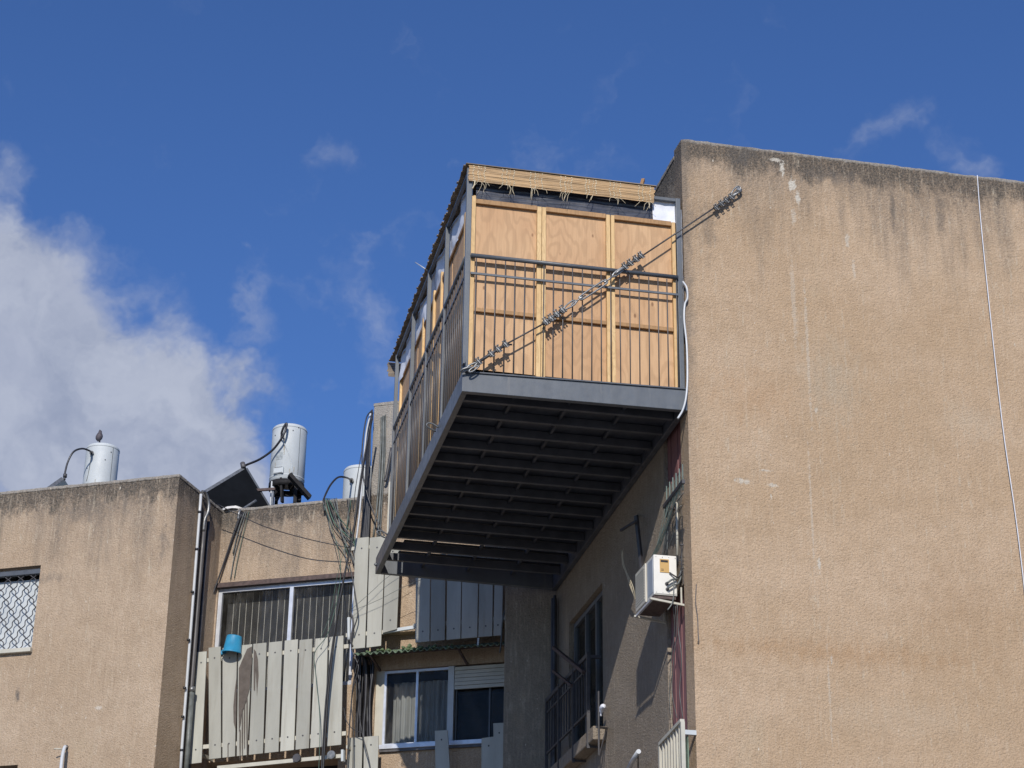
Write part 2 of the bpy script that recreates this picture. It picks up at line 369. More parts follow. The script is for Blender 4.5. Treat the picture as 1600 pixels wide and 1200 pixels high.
def glass(name, tint=(.75, .82, .85), refl=1.):
    m_, t, bs = newmat(name); out = m_.node_tree.nodes['Material Output']; m_.node_tree.nodes.remove(bs)
    tr = t.add('ShaderNodeBsdfTransparent'); tr.inputs[0].default_value = (*tint, 1)
    gl = t.add('ShaderNodeBsdfGlossy'); gl.inputs['Roughness'].default_value = .04
    fr = t.add('ShaderNodeFresnel'); fr.inputs[0].default_value = 1.5
    g = t.add('ShaderNodeNewGeometry').outputs['Position']
    b = t.add('ShaderNodeBump'); b.inputs['Distance'].default_value = .004; b.inputs['Strength'].default_value = .4; t.link(t.noise(g, 3, 2), b.inputs['Height']); t.link(b.outputs[0], gl.inputs['Normal'])
    mx = t.add('ShaderNodeMixShader'); t.link(t.math('ADD', t.math('MULTIPLY', fr.outputs[0], refl), .0, clamp=True), mx.inputs[0]); t.link(tr.outputs[0], mx.inputs[1]); t.link(gl.outputs[0], mx.inputs[2])
    df = t.add('ShaderNodeBsdfDiffuse'); df.inputs[0].default_value = (.5, .48, .44, 1)
    mx2 = t.add('ShaderNodeMixShader'); t.link(t.ramp(t.noise(t.vscale(g, 1, 1, .4), 7, 5, .7), .4, .8, .01, .07), mx2.inputs[0]); t.link(mx.outputs[0], mx2.inputs[1]); t.link(df.outputs[0], mx2.inputs[2])
    t.link(mx2.outputs[0], out.inputs[0]); return m_

M = {}
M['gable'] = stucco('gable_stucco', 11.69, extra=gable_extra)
M['side'] = stucco('side_stucco', 11.62, base=((.285, .24, .19), (.35, .297, .238)), dirt_amt=.9, gscale=.8, bmpd=.022)  # base darker than the gable's, this side's shade deepened in the colour
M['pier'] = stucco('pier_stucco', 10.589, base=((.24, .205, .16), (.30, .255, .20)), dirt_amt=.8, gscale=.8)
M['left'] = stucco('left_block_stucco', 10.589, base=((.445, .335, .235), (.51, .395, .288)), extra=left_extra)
M['steel'] = simple('grey_paint', (.098, .109, .122), .42, 0., .12, 5, .0006, 90, dirt=((.26, .24, .21), .60, .4), stretch=(1, 1, .25))
M['steel2'] = simple('dark_grey_paint', (.075, .083, .095), .42, 0., .15, 8)
M['under'] = simple('shaded_grey_paint', (.062, .068, .082), .5, 0., .25, 5)  # darker copy of the grey paint, underside shade put into the colour
M['galv'] = simple('galvanised', (.23, .235, .235), .42, .7, .25, 30, .0008, 200)
M['wire'] = simple('wire_rope', (.075, .075, .08), .5, .5, .3, 50, .001, 400)
M['ply'] = wood('plywood', (.585, .385, .215), (.49, .295, .155), 1., True, .6)
M['stud'] = wood('pine_lumber', (.70, .50, .26), (.62, .41, .19), 2.2, True, .6)
M['batten'] = wood('brown_batten', (.42, .25, .12), (.34, .20, .09), 2.0, False, .6)
M['bamboo'] = simple('bamboo_slat', (.37, .235, .11), .6, 0, .4, 9, .001, 100, stretch=(.25, 1, 6), dirt=((.22, .12, .05), .6, .5))
M['thread'] = simple('cotton_thread', (.58, .50, .35), .8)
M['film'] = simple('film_dark_interior', (.035, .038, .052), .38, 0, .5, 14, .003, 6, spec=.6, stretch=(.25, 1, 5))  # dark interior seen through clear film is put into its colour
M['cloth'] = simple('white_cloth', (.66, .68, .74), .8, 0, .07, 6, .008, 7)
M['white'] = simple('white_enamel', (.47, .50, .51), .6, 0, .07, 4, .0005, 60, dirt=((.42, .36, .28), .66, .4))
M['cream'] = simple('cream_paint', (.46, .44, .37), .45, 0, .08, 6, dirt=((.30, .24, .17), .64, .6))
M['sticker'] = simple('faded_sticker', (.30, .33, .34), .7, 0, .3, 20)
M['ruststain'] = simple('rust_stain', (.33, .30, .24), .8, 0, .3, 20)
M['soot'] = simple('sooty_iron', (.018, .017, .018), .7, 0, .4, 9, spec=.2)
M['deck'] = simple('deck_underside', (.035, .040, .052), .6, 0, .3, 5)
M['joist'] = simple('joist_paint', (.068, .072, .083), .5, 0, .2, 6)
M['rack'] = simple('grey_green_paint', (.13, .17, .15), .6)
M['matroof'] = simple('weathered_bamboo', (.20, .16, .115), .8, 0, .4, 8, .001, 60, stretch=(.2, 1, 1))
M['slat'] = simple('painted_board', (.355, .35, .305), .65, 0, .12, 4, .0008, 80, dirt=((.25, .225, .18), .54, .6), stretch=(1, 1, .2))
objtone(M['slat'], .38)
M['dark_mark'] = simple('dark_brown_board', (.095, .078, .065), .85, 0, .15, 9, .001, 60)
M['black'] = simple('black_cable', (.022, .022, .026), .4, 0, .3, 10)
M['gcable'] = simple('grey_cable', (.11, .12, .115), .5, 0, .3, 10)
M['green'] = simple('green_cord', (.05, .10, .075), .6, 0, .2, 10)
M['pvc'] = simple('white_pvc', (.50, .52, .54), .35, 0, .05, 6)
M['pipe'] = simple('dark_pipe', (.085, .08, .08), .45, 0, .3, 7, dirt=((.25, .22, .19), .6, .5), stretch=(1, 1, .3))
M['alu'] = simple('aluminium', (.60, .62, .66), .35, .35, .1, 9)
M['glass'] = glass('window_glass', tint=(.84, .83, .80), refl=.22)
M['dark'] = simple('dark_room', (.028, .028, .03), .9)
M['blind'] = simple('slate_blind', (.028, .032, .042), .7, 0, .2, 5, stretch=(1, 1, .3))
M['blindlight'] = simple('blind_gap', (.55, .56, .57), .6)
M['curtain'] = simple('pale_curtain', (.34, .37, .40), .8, 0, .2, 3, stretch=(2, 2, .3))
M['maroon'] = simple('maroon_shutter', (.21, .095, .095), .7, 0, .12, 4, .0008, 60, stretch=(1, 1, .15), dirt=((.30, .20, .19), .55, .5))
M['moss'] = simple('green_corrugated', (.115, .165, .115), .7, 0, .4, 9, .003, 40, dirt=((.33, .33, .25), .52, .8))
M['blue'] = simple('blue_plastic', (.025, .22, .38), .5, 0, .14, 9, dirt=((.12, .30, .40), .6, .5))
M['absorber'] = simple('collector_black', (.006, .007, .009), .8, 0, .2, 4, spec=.05)
M['ac'] = simple('ac_white', (.68, .66, .60), .4, 0, .05, 6, dirt=((.36, .25, .15), .64, .7))
M['acgrey'] = simple('ac_bluegrey', (.36, .41, .47), .4, 0, .05, 6)
M['acgrille'] = simple('ac_cream', (.52, .49, .41), .5, 0, .05, 6)
M['orange'] = simple('ochre_plate', (.50, .31, .10), .5, 0, .1, 12)
M['rust'] = simple('rusty_iron', (.075, .05, .045), .7, 0, .35, 20, .002, 90)
M['iron'] = simple('dark_iron', (.05, .048, .052), .5, 0, .25, 9)
M['mossg'] = simple('floor_moss', (.09, .13, .06), .9, 0, .3, 30)
M['asphalt'] = simple('asphalt', (.10, .10, .10), .9, 0, .2, 3)
M['ground'] = simple('dusty_ground', (.19, .18, .165), .95, 0, .2, .3)
M['tarp'] = simple('white_bag', (.62, .60, .56), .6, 0, .1, 20, .01, 20)
M['bird'] = simple('grey_plumage', (.075, .065, .075), .7, 0, .35, 30, .003, 60)
M['beak'] = simple('horn', (.12, .10, .08), .4)

# ------------------------------------------------------------------ setting
MB().add([(-600, -600, -.004), (600, -600, -.004), (600, 600, -.004), (-600, 600, -.004)], [(0, 1, 2, 3)]).build('ground', M['ground'], kind='structure')
MB().add([(-60, -8, 0), (60, -8, 0), (60, 7, 0), (-60, 7, 0)], [(0, 1, 2, 3)]).build('road', M['asphalt'], kind='structure')
mb = MB(); mb.box((-60, 7, 0), (60, 10, .14)); mb.build('pavement', M['ground'], kind='structure', bevel=.02)

# ------------------------------------------------------------------ big building on the right
TOP = 11.69
bld = thing('apartment_building', (12, 22, 0), 'blank tan stucco apartment block filling the right side, sooty under its roof edge', 'building')
mb = MB()
# slightly rough gable sheet: subdivided top edge
pts = []
n = 420
xs = [5 + 16*i/n for i in range(n+1)]
tops = [TOP + .010*noise.noise(Vector((x*9, 1, 0))) + .012*noise.noise(Vector((x*2.2, 4, 0))) + .008*noise.noise(Vector((x*31, 2, 0))) - .05*max(0, noise.noise(Vector((x*4.1, 9, 3)))-.32) for x in xs]
ft = [Vector((x, 16, zt)) for x, zt in zip(xs, tops)]; fb = [Vector((x, 16, 0)) for x in xs]
bt = [Vector((x, 16.24, zt+.012)) for x, zt in zip(xs, tops)]
k = len(mb.v); mb.v += ft+fb+bt; N = n+1
for i in range(n):
    mb.f.append([k+N+i, k+N+i+1, k+i+1, k+i]); mb.sm.append(False)
    mb.f.append([k+i, k+i+1, k+2*N+i+1, k+2*N+i]); mb.sm.append(False)
mb.add([(5, 16.24, TOP+.012), (21, 16.24, TOP+.012), (21, 16.24, 10.9), (5, 16.24, 10.9)], [(0, 1, 2, 3)])
mb.add([(5, 16, 0), (5, 16.24, 0), (5, 16.24, tops[0]+.012), (5, 16, tops[0])], [(0, 1, 2, 3)])
mb.add([(21, 16, 0), (21, 21.2, 0), (21, 21.2, 11.62), (21, 16, 11.62)], [(0, 1, 2, 3)])
wall1 = mb.build('wall', M['gable'], bld, recalc=False)
def coping(p, q, inw, width, parent, mat, name='coping'):
    """rough, crumbling cement capping along a parapet"""
    p, q = Vector(p), Vector(q); L_ = (q-p).length; n_ = int(L_/.035); mb = MB(); k = len(mb.v)
    for i in range(n_+1):
        c_ = p.lerp(q, i/n_); h = .016+.010*noise.noise(c_*7)+.008*noise.noise(c_*26)-.03*max(0, noise.noise(c_*3.3)-.3); d_ = .006+.004*noise.noise(c_*19)
        mb.v += [c_-inw*d_-Z*.03, c_-inw*d_+Z*h*.6, c_+inw*.02+Z*h, c_+inw*width+Z*h, c_+inw*width-Z*.03]
    for i in range(n_):
        for j in range(4): mb.f.append([k+i*5+j, k+(i+1)*5+j, k+(i+1)*5+j+1, k+i*5+j+1]); mb.sm.append(False)
    mb.f.append([k+j for j in range(5)]); mb.sm.append(False); mb.f.append([k+n_*5+j for j in range(5)][::-1]); mb.sm.append(False)
    return mb.build(name, mat, parent, recalc=False)
coping((5, 16.24, 11.62), (5, 21.2, 11.62), VX, .2, bld, M['side'])
# side wall with loggia openings and window
o = Vector((5, 0, 0)); nrm = Vector((-1, 0, 0))
hA = (16.245, 16.80, 4.6, 7.22, .05); hB = (16.245, 16.80, 8.30, 10.6, .05); hW = (19.13, 20.6, 6.62, 8.16, .12)
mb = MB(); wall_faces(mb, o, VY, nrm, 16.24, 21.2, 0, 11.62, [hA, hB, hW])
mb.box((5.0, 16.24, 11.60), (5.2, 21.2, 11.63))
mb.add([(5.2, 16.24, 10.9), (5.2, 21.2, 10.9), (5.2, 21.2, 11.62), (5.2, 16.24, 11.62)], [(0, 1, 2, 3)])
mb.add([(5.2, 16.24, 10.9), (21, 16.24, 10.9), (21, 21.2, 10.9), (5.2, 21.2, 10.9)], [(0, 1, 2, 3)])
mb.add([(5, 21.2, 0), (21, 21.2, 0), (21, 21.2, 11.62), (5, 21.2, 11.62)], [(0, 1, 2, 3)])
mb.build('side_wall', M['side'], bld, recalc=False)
for h in (hA, hB):
    mb = MB(); y = h[0]+.002
    k = 0
    while y < h[1]-.01:
        y2 = min(y+.11, h[1]-.002); mb.box((5.035+.006*(k % 2), y, h[2]+.01), (5.06, y2-.006, h[3]-.01)); y = y2; k += 1
    mb.build('shutter', M['maroon'], bld, label='maroon vertical boarded shutter')
    room(o, VY, nrm, h, .07, .9).build('interior', M['dark'], bld, recalc=False)
room(o, VY, nrm, hW, .12, 1.).build('interior', M['dark'], bld, recalc=False)
def win_frame(parent, P, u0, u1, z0, z1, muls, mat, fw=.045, d0=.05, d1=.10, name='window'):
    """P(u,z,depth) gives a point; muls = list of mullion positions"""
    f = MB(); ex = P(0, 0, d1)-P(0, 0, d0); ud = (P(1, 0, 0)-P(0, 0, 0))
    def seg(a0, a1, c0, c1): f.obox(P(a0, c0, d0), ud*(a1-a0), Z*(c1-c0), ex)
    seg(u0, u1, z0, z0+fw); seg(u0, u1, z1-fw, z1); seg(u0, u0+fw, z0+fw, z1-fw); seg(u1-fw, u1, z0+fw, z1-fw)
    for m_ in muls: seg(m_-fw/2, m_+fw/2, z0+fw, z1-fw)
    fo = f.build(name, mat, parent)
    g = MB().obox(P(u0+fw*.5, z0+fw*.5, (d0+d1)/2), ud*(u1-u0-fw), Z*(z1-z0-fw), ex*.12)
    g.build('pane', M['glass'], fo); return fo
PW = lambda u, z, d: Vector((5+d, u, z))
win_frame(bld, PW, 19.15, 20.58, 6.64, 8.14, [19.6, 20.05], M['steel'], .05, .05, .1)
MB().box((5.11, 19.15, 8.02), (5.2, 20.58, 8.15)).build('shutter_box', M['iron'], bld)
# ledge under railing
MB().box((4.86, 19.0, 6.46), (5.0, 20.95, 6.60)).build('ledge', M['side'], bld, bevel=.01)
# vertical drain in the inner corner
MB().tube([(4.95, 21.12, 0), (4.95, 21.12, 8.6)], .035, 10).tube([(4.93, 21.0, 0), (4.93, 21.0, 8.6)], .018, 8).build('rain_pipe', M['pipe'], bld)

# iron window railing on side wall
rx = 4.87
rl = thing('window_railing', (rx, 20.1, 6.4), 'dark rusty iron window railing with two leaning arms in the shade under the balcony', 'railing')
y0_, y1_ = 19.2, 21.12
zt, zb = 7.40, 6.80
MB().bar((rx, y0_, zt), (rx, y1_, zt), .03, .045).build('top_rail', M['iron'], rl)
MB().bar((rx, y0_, zt-.14), (rx, y1_, zt-.14), .015, .022).bar((rx, y0_, zb), (rx, y1_, zb), .02, .025).build('lower_rail', M['iron'], rl)
y = y0_+.06; 
while y < y1_-.02:
    MB().bar((rx, y, zb), (rx, y, zt-.02), .014, .014).build('baluster', M['iron'], rl); y += .115
for y in (19.22, 19.85, 20.5, 21.1):
    MB().bar((rx-.004, y, 6.42), (rx-.004, y, zt+.02), .032, .032).build('post', M['iron'], rl)
    MB().bar((rx, y, 6.44), (4.995, y, 6.44), .022, .022).build('foot_bracket', M['iron'], rl)
MB().bar((rx, 19.22, 7.38), (5.0, 19.22, 7.38), .03, .03).build('wall_bracket', M['iron'], rl)
MB().bar(S(865, 1012, 4.80), S(912, 1050, 4.84), .035, .035).build('arm', M['rust'], rl)
MB().bar(S(864, 1048, 4.80), S(893, 1071, 4.84), .025, .025).build('arm', M['rust'], rl)

# small brackets and grey arm
a = S(942, 1137, 4.84); t_ = thing('wall_bracket', S(940, 1140), 'small thin iron bracket with a white cloth knot beside the dark railing', 'bracket')
MB().bar(S(932, 1136, 4.80), S(948, 1138, 4.99), .02, .02).bar(S(935, 1080, 4.82), S(935.5, 1180, 4.82), .014, .014).bar(S(947, 1139, 4.98), S(936, 1182, 4.82), .01, .01).build('frame', M['iron'], t_)
mb = MB(); c = S(941, 1111, 4.93); mb.tube(spline([c+Vector((0, -.08, .02)), c+Vector((0, -.03, .035)), c+Vector((0, .03, .02)), c+Vector((0, .05, -.04))], 4), [.008]*3+[.03]*7+[.012]*3, 8).build('cloth_knot', M['cloth'], t_)

t_ = thing('awning_arm', S(990, 840), 'dark folded iron awning arm on the shaded side wall left of the air conditioner', 'bracket')
MB().bar(S(970, 829, 4.80), S(994, 814, 4.88), .022, .022).bar(S(994, 806, 4.90), S(1004, 896, 4.97), .03, .035).build('arm', M['iron'], t_)
MB().tube([S(994, 812, 4.9), S(996, 806, 5.0)], .012, 8).build('pin', M['iron'], t_)
tw = MB()
for k in range(3):
    pr = [S(972, 858, 4.9), S(974, 878+k*2, 4.9), S(980+k, 900, 4.91), S(985+2*k, 920, 4.92), S(992, 936, 4.95)]
    tw.tube(spline([p+Vector((0, random.uniform(-.02, .02), random.uniform(-.02, .02))) for p in pr], 4), .0035, 5)
tw.build('frayed_string', M['thread'], label='frayed pale string dangling on the shaded side wall left of the air conditioner', category='string')

t_ = thing('clothes_prop', S(985, 1190), 'white tubular laundry arm poking up at the bottom of the side wall', 'bracket')
MB().tube([S(998, 1174, 4.82), S(990, 1186, 4.84), S(975, 1215, 4.9)], .022, 10).build('tube', M['pvc'], t_)
MB().bar(S(997, 1176, 4.82), S(997, 1215, 4.98), .012, .012).build('stay', M['iron'], t_)

# lower white railing at side wall
wr = thing('balcony_railing', S(1050, 1190, 4.9), 'cream painted balcony railing at the bottom, beside the corner of the tan wall', 'railing')
X_ = 4.88
p1, p0 = S(1066, 1126, X_), S(1032, 1163, X_)
MB().bar(p1, p0, .04, .03).build('top_rail', M['cream'], wr)
d_ = p0-p1
for i in range(9):
    p = p1+d_*(i/8); MB().bar(p+Z*-.01, p-Z*1.2, .018 if 0 < i < 8 else .035, .018 if 0 < i < 8 else .035).build('baluster' if 0 < i < 8 else 'post', M['cream'], wr)
MB().bar(p1-Z*.1, p1+Vector((.12, 0, -.1)), .03, .04).build('wall_bracket', M['white'], wr)
MB().bar(p1+Vector((0.05, .06, -1.2)), p1+Vector((.05, .06, -.12)), .1, .01).build('side_panel', M['moss'], wr)
mb = MB()
for k in range(14):
    q = p1+d_*random.uniform(.2, .75)+Vector((.06, 0, -.1-k*.07)); mb.tube(spline([q, q+Vector((.02, .06, .03)), q+Vector((-.02, .1, -.08)), q+Vector((0, .02, -.12))], 3), .014, 6)
mb.build('stored_rope', M['tarp'], wr)

# laundry rack with cords (upper)
t_ = thing('laundry_rack', S(1050, 770), 'dark laundry rack bar with short rods and green cords above the air conditioner', 'laundry rack')
qa, qb = S(1068, 752, 4.86), S(1038, 792, 4.9)
MB().bar(qa, qb, .028, .035).build('bar', M['iron'], t_)
for i in range(6):
    p = qa+(qb-qa)*(i/6.0+.03); MB().tube([p-Z*.08, p+Z*.17], .006, 6).build('rod', M['rack'], t_)
MB().bar(qb, qb+Vector((.1, 0, 0)), .03, .03).bar(qb+Vector((.02, 0, -.1)), qb+Vector((.02, 0, .05)), .025, .025).build('end_fitting', M['rust'], t_)
mb = MB()
for i in range(11):
    p = qa+(qb-qa)*(i/11); e = S(1003+i*.9, 900-i*2.2, 4.80)
    m1 = p.lerp(e, .5)+Vector((random.uniform(-.02, .02), 0, -.06-.01*i)); mb.tube(spline([p, m1, e], 8), .0028, 5)
mb.build('cord', M['rack'], t_, kind='stuff')

# riser by the unit
MB().tube([S(1057.5, 785, 4.965), S(1058.5, 868, 4.965)], .012, 8).build('thin_riser', M['cream'], label='thin pale vertical pipe on the side wall directly above the air conditioner', category='pipe')
mb = MB()
for (x0, y0, x1, y1, x2, y2) in [(1068, 770, 1050, 800, 1037, 868), (1064, 790, 1044, 820, 1034, 872), (1062, 775, 1053, 830, 1040, 868), (1058, 770, 1046, 790, 1042, 868)]:
    mb.tube(spline([S(x0, y0, 4.97), S(x1, y1, 4.96), S(x2, y2, 4.95)], 6), .005, 5)
mb.build('loose_wires', M['gcable'], label='loose grey wires looping down the side wall behind the green cords', category='wires')

# air conditioner
AX0, AX1, AY0, AY1, AZ0, AZ1 = 4.737, 4.952, 16.30, 16.87, 7.118, 7.495
ac = thing('air_conditioner', ((AX0+AX1)/2, (AY0+AY1)/2, AZ0), 'white air conditioner unit with ochre plate hung on the side wall near the corner', 'air conditioner')
MB().box((AX0, AY0, AZ0), (AX1, AY1, AZ1)).build('case', M['ac'], ac, bevel=.006)
MB().box((AX0+.008, AY0-.006, AZ0+.01), (AX1-.006, AY0-.0005, AZ1-.01)).build('end_panel', M['ac'], ac, bevel=.002)
MB().box((AX0-.003, AY0+.03, AZ0+.03), (AX0-.0005, AY0+.2, AZ1-.03)).build('side_strip', M['acgrey'], ac)
g_ = MB(); g_.box((AX0-.016, AY0+.23, AZ0-.0), (AX0-.0005, AY1-.01, AZ1-.01)); gr_ = g_.build('grille', M['acgrille'], ac, bevel=.004)
mb = MB()
for k in range(12): mb.box((AX0-.02, AY0+.26, AZ0+.04+k*.026), (AX0-.0165, AY1-.04, AZ0+.052+k*.026))
mb.build('grille_rib', M['acgrille'], gr_)
pl = MB().box((AX0+.055, AY0-.012, AZ0+.21), (AX0+.14, AY0-.0065, AZ0+.335)).build('plate', M['orange'], ac, label='ochre rectangular plate')
MB().box((AX0+.062, AY0-.014, AZ0+.305), (AX0+.13, AY0-.0125, AZ0+.325)).build('slot', M['dark'], pl)
for k in range(2): MB().box((AX0+.065, AY0-.0135, AZ0+.225+k*.012), (AX0+.09, AY0-.0125, AZ0+.229+k*.012)).build('marking', M['dark'], pl)
for (dx, dz) in ((.115, .105), (.12, .055)):
    MB().lathe((AX0+dx, AY0-.0065, AZ0+dz), [(.016, 0), (.016, .012), (.009, .014), (.009, .035)], 10, (0, -1, 0)).build('valve', M['iron'], ac)
    MB().tube(spline([(AX0+dx, AY0-.04, AZ0+dz), (AX0+dx+.04, AY0-.045, AZ0+dz+.03), (AX0+.22, AY0-.02, AZ0+dz+.06), (AX0+.27, AY0-.02, AZ0+.18+dz)], 5), .009, 8).build('hose', M['gcable'], ac)
MB().tube(spline([(AX0+.14, AY0-.02, AZ0+.21), (AX0+.18, AY0-.03, AZ0+.18), (AX0+.22, AY0-.03, AZ0+.17), (AX0+.27, AY0-.03, AZ0+.25)], 5), .007, 8).build('cable', M['black'], ac)
for k in range(12):
    sx = AX0+.02+(k % 4)*.06; MB().lathe((sx, AY0-.0065, AZ0+.02 if k < 4 else AZ1-.022 if k < 8 else AZ0+.02+.33*(k % 2)), [(.003, 0), (.003, .002)], 6, (0, -1, 0)).build('screw', M['rust'], ac)
for y in (AY0-.01, AY1-.04):
    MB().bar((AX0-.04, y, AZ0-.045), (5.02 if y < 16.4 else 4.999, y, AZ0-.085), .022, .018).bar((4.985, y, AZ0-.09), (4.985, y, AZ0+.08), .014, .014).build('bracket', M['cream'], ac)
MB().bar((AX0-.02, AY0-.01, AZ0-.045), (AX0-.02, AY1-.04, AZ0-.045), .02, .02).build('front_rail', M['alu'], ac)
MB().box((AX0, AY0+.015, AZ0-.03), (AX1-.01, AY1-.03, AZ0-.001)).build('base_tray', M['rust'], ac)
MB().tube(spline([(AX0+.17, AY0-.05, AZ0+.14), (AX0+.165, AY0-.05, AZ0-.02), (AX0+.15, AY0-.04, AZ0-.09), (AX0+.11, AY0-.04, AZ0-.15)], 6), .006, 8).build('drain_hose', M['gcable'], ac)
mb = MB()
for k in range(4): mb.tube([(4.94, 16.22, 7.36+.035*k), (5.02, 16.22, 7.355+.035*k)], .003, 5)
mb.tube([(4.975, 16.22, 7.3), (4.975, 16.22, 7.58)], .005, 6).box((4.965, 16.21, 7.57), (4.995, 16.23, 7.585))
mb.build('small_antenna', M['iron'], label='tiny comb shaped metal antenna between the air conditioner and the wall corner', category='antenna')
mb = MB()
for i, (xa, xb) in enumerate([(1055, 1050), (1058, 1062), (1052, 1046)]):
    mb.tube(spline([S(xa, 945, 4.93), S(xa+2, 985, 4.96), S(xb+3, 1030, 4.97), S(xb, 1080, 4.97), S(xb+8-i*3, 1122, 4.97)], 6), .0035, 5)
mb.build('hanging_wires', M['gcable'], label='three thin grey wires hanging below the air conditioner over the maroon shutter', category='wires')

# rope and wire on big wall
MB().tube(spline([W(1527, 274, 15.99), W(1532, 340, 15.975), W(1545, 470, 15.97), W(1566, 660, 15.97), W(1586, 800, 15.97), W(1599, 905, 15.97), W(1604, 960, 15.97)], 8), .0045, 8).build('rope', M['cloth'], label='white rope hanging from the roof edge down the blank tan wall', category='rope')
MB().tube(spline([W(1088, 913, 15.985), W(1087, 940, 15.98), W(1090, 965, 15.985), W(1091, 990, 15.98), W(1092, 1002, 15.975), W(1090, 1003, 15.99)], 5), .004, 6).build('thin_wire', M['pipe'], label='short thin brown wire dangling near the left edge of the big wall', category='wire')
# pole on the roof behind hut
MB().box((4.86, 17.2, 10.95), (4.99, 17.45, 11.75)).build('roof_block', M['side'], bld, bevel=.01)

# ------------------------------------------------------------------ steel balcony
XL, YB = 2.893, 21.2
bal = thing('steel_balcony', (3.9, 18.6, 8.77), 'dark grey steel balcony platform jutting from the tan building, joisted underside', 'balcony')
mb = MB(); mb.prism([(XL, 15.99, 8.772), (5.0-.004, 15.99, 8.80), (5.0-.004, 15.99, 9.02), (XL, 15.99, 8.968)], (0, .06, 0)); fbm = mb.build('front_beam', M['steel'], bal, bevel=.004)
MB().bar((XL+.02, 15.982, 8.962), (4.99, 15.982, 9.012), .014, .012).build('drip_edge', M['steel2'], fbm)
MB().prism([(XL, 16.052, 8.772), (XL, YB, 8.75), (XL, YB, 8.945), (XL, 16.052, 8.968)], (.055, 0, 0)).build('side_beam', M['steel'], bal, bevel=.004)
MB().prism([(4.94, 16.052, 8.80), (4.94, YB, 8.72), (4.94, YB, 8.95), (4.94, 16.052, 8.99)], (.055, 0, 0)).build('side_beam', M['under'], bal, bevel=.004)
MB().prism([(XL+.057, YB-.06, 8.75), (4.938, YB-.06, 8.722), (4.938, YB-.06, 8.94), (XL+.057, YB-.06, 8.94)], (0, .058, 0)).build('back_beam', M['steel'], bal, bevel=.004)
jys = [16.24]+[16.60+.379*i for i in range(12)]
for i, y in enumerate(jys):
    if y > YB-.1: continue
    zo = -.015*(y-16)/5
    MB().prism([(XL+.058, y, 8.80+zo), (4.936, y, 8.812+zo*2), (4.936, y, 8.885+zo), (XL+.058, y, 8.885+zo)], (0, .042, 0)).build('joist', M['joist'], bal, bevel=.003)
for x in (3.40, 3.92, 4.44):
    yy = [16.052]+[y+.043 for y in jys if y < 20.95]; 
    mb = MB()
    for i, y in enumerate(yy):
        ye = (jys+[YB-.061])[i] if i < len(jys) else YB-.061
        if ye-y > .02: mb.box((x, y+.001, 8.848), (x+.028, ye-.001, 8.884)); mb.box((x, y+.001, 8.815), (x+.022, y+.02, 8.848))
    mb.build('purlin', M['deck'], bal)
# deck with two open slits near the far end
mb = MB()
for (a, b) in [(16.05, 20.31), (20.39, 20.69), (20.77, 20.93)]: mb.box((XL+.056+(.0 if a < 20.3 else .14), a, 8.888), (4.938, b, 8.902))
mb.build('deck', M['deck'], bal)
MB().box((XL+.06, 16.055, 8.905), (4.93, 16.075, 9.03)).build('moss_strip', M['mossg'], bal)
# corner posts of the tent frame
posts = [(2.918, 16.02, 8.96, 11.085, .05), (4.955, 16.02, 9.0, 11.02, .045), (2.912, 17.12, 8.94, 11.07, .04), (2.912, 18.145, 8.94, 11.07, .04), (2.912, 19.14, 8.93, 11.06, .04), (2.912, 20.26, 8.92, 11.06, .04), (4.95, 20.26, 8.92, 11.02, .04)]
for (x, y, z0, z1, w_) in posts: MB().box((x-w_/2, y-w_/2, z0), (x+w_/2, y+w_/2, z1)).build('post', M['steel'], bal, bevel=.003)
MB().bar((2.945, 16.02, 11.005), (4.93, 16.02, 11.0), .04, .03).build('top_beam', M['steel'], bal)
MB().bar((2.912, 16.05, 11.04), (2.912, 20.24, 11.03), .03, .03).bar((4.955, 16.05, 11.0), (4.955, 20.24, 11.0), .03, .03).bar((2.935, 20.26, 11.03), (4.93, 20.26, 11.0), .03, .03).build('top_beam', M['steel'], bal)
# front railing
z_r = lambda x, a, b: a+(b-a)*(x-XL)/(5-XL)
fr = MB().tube([(2.945, 15.982, 10.147), (4.93, 15.982, 10.155)], .021, 12).build('front_handrail', M['steel2'], bal)
MB().bar((2.945, 15.988, 9.965), (4.93, 15.988, 9.975), .016, .020).build('middle_rail', M['steel'], fr)
def baluster(p, q, parent, mat, r=.0068):
    MB().tube([p, q], r, 6).build('baluster', mat, parent)
M['bar'] = simple('light_grey_paint', (.085, .083, .086), .4, 0, .1, 6)
nb = 22
for i in range(nb):
    x = 2.985+(4.915-2.985)*i/(nb-1)*.995+.01
    baluster((x, 15.998, z_r(x, 8.975, 9.02)), (x+random.uniform(-.004, .004), 15.985, 10.128), fr, M['bar'], .0054)
sr = MB().tube([(2.908, 16.05, 10.15), (2.908, 17.09, 10.15)], .02, 10).tube([(2.908, 17.15, 10.15), (2.908, 18.12, 10.15)], .02, 10).tube([(2.908, 18.17, 10.15), (2.908, 19.12, 10.15)], .02, 10).tube([(2.908, 19.17, 10.15), (2.908, 20.24, 10.15)], .02, 10).build('side_handrail', M['steel'], bal)
MB().bar((2.908, 16.05, 9.97), (2.908, 20.24, 9.97), .016, .02).build('middle_rail', M['steel'], sr)
y = 16.13
while y < 20.22:
    if min(abs(y-p[1]) for p in posts) > .03: baluster((2.908, y, 8.94), (2.908, y, 10.13), sr, M['bar'], .0062)
    y += .104
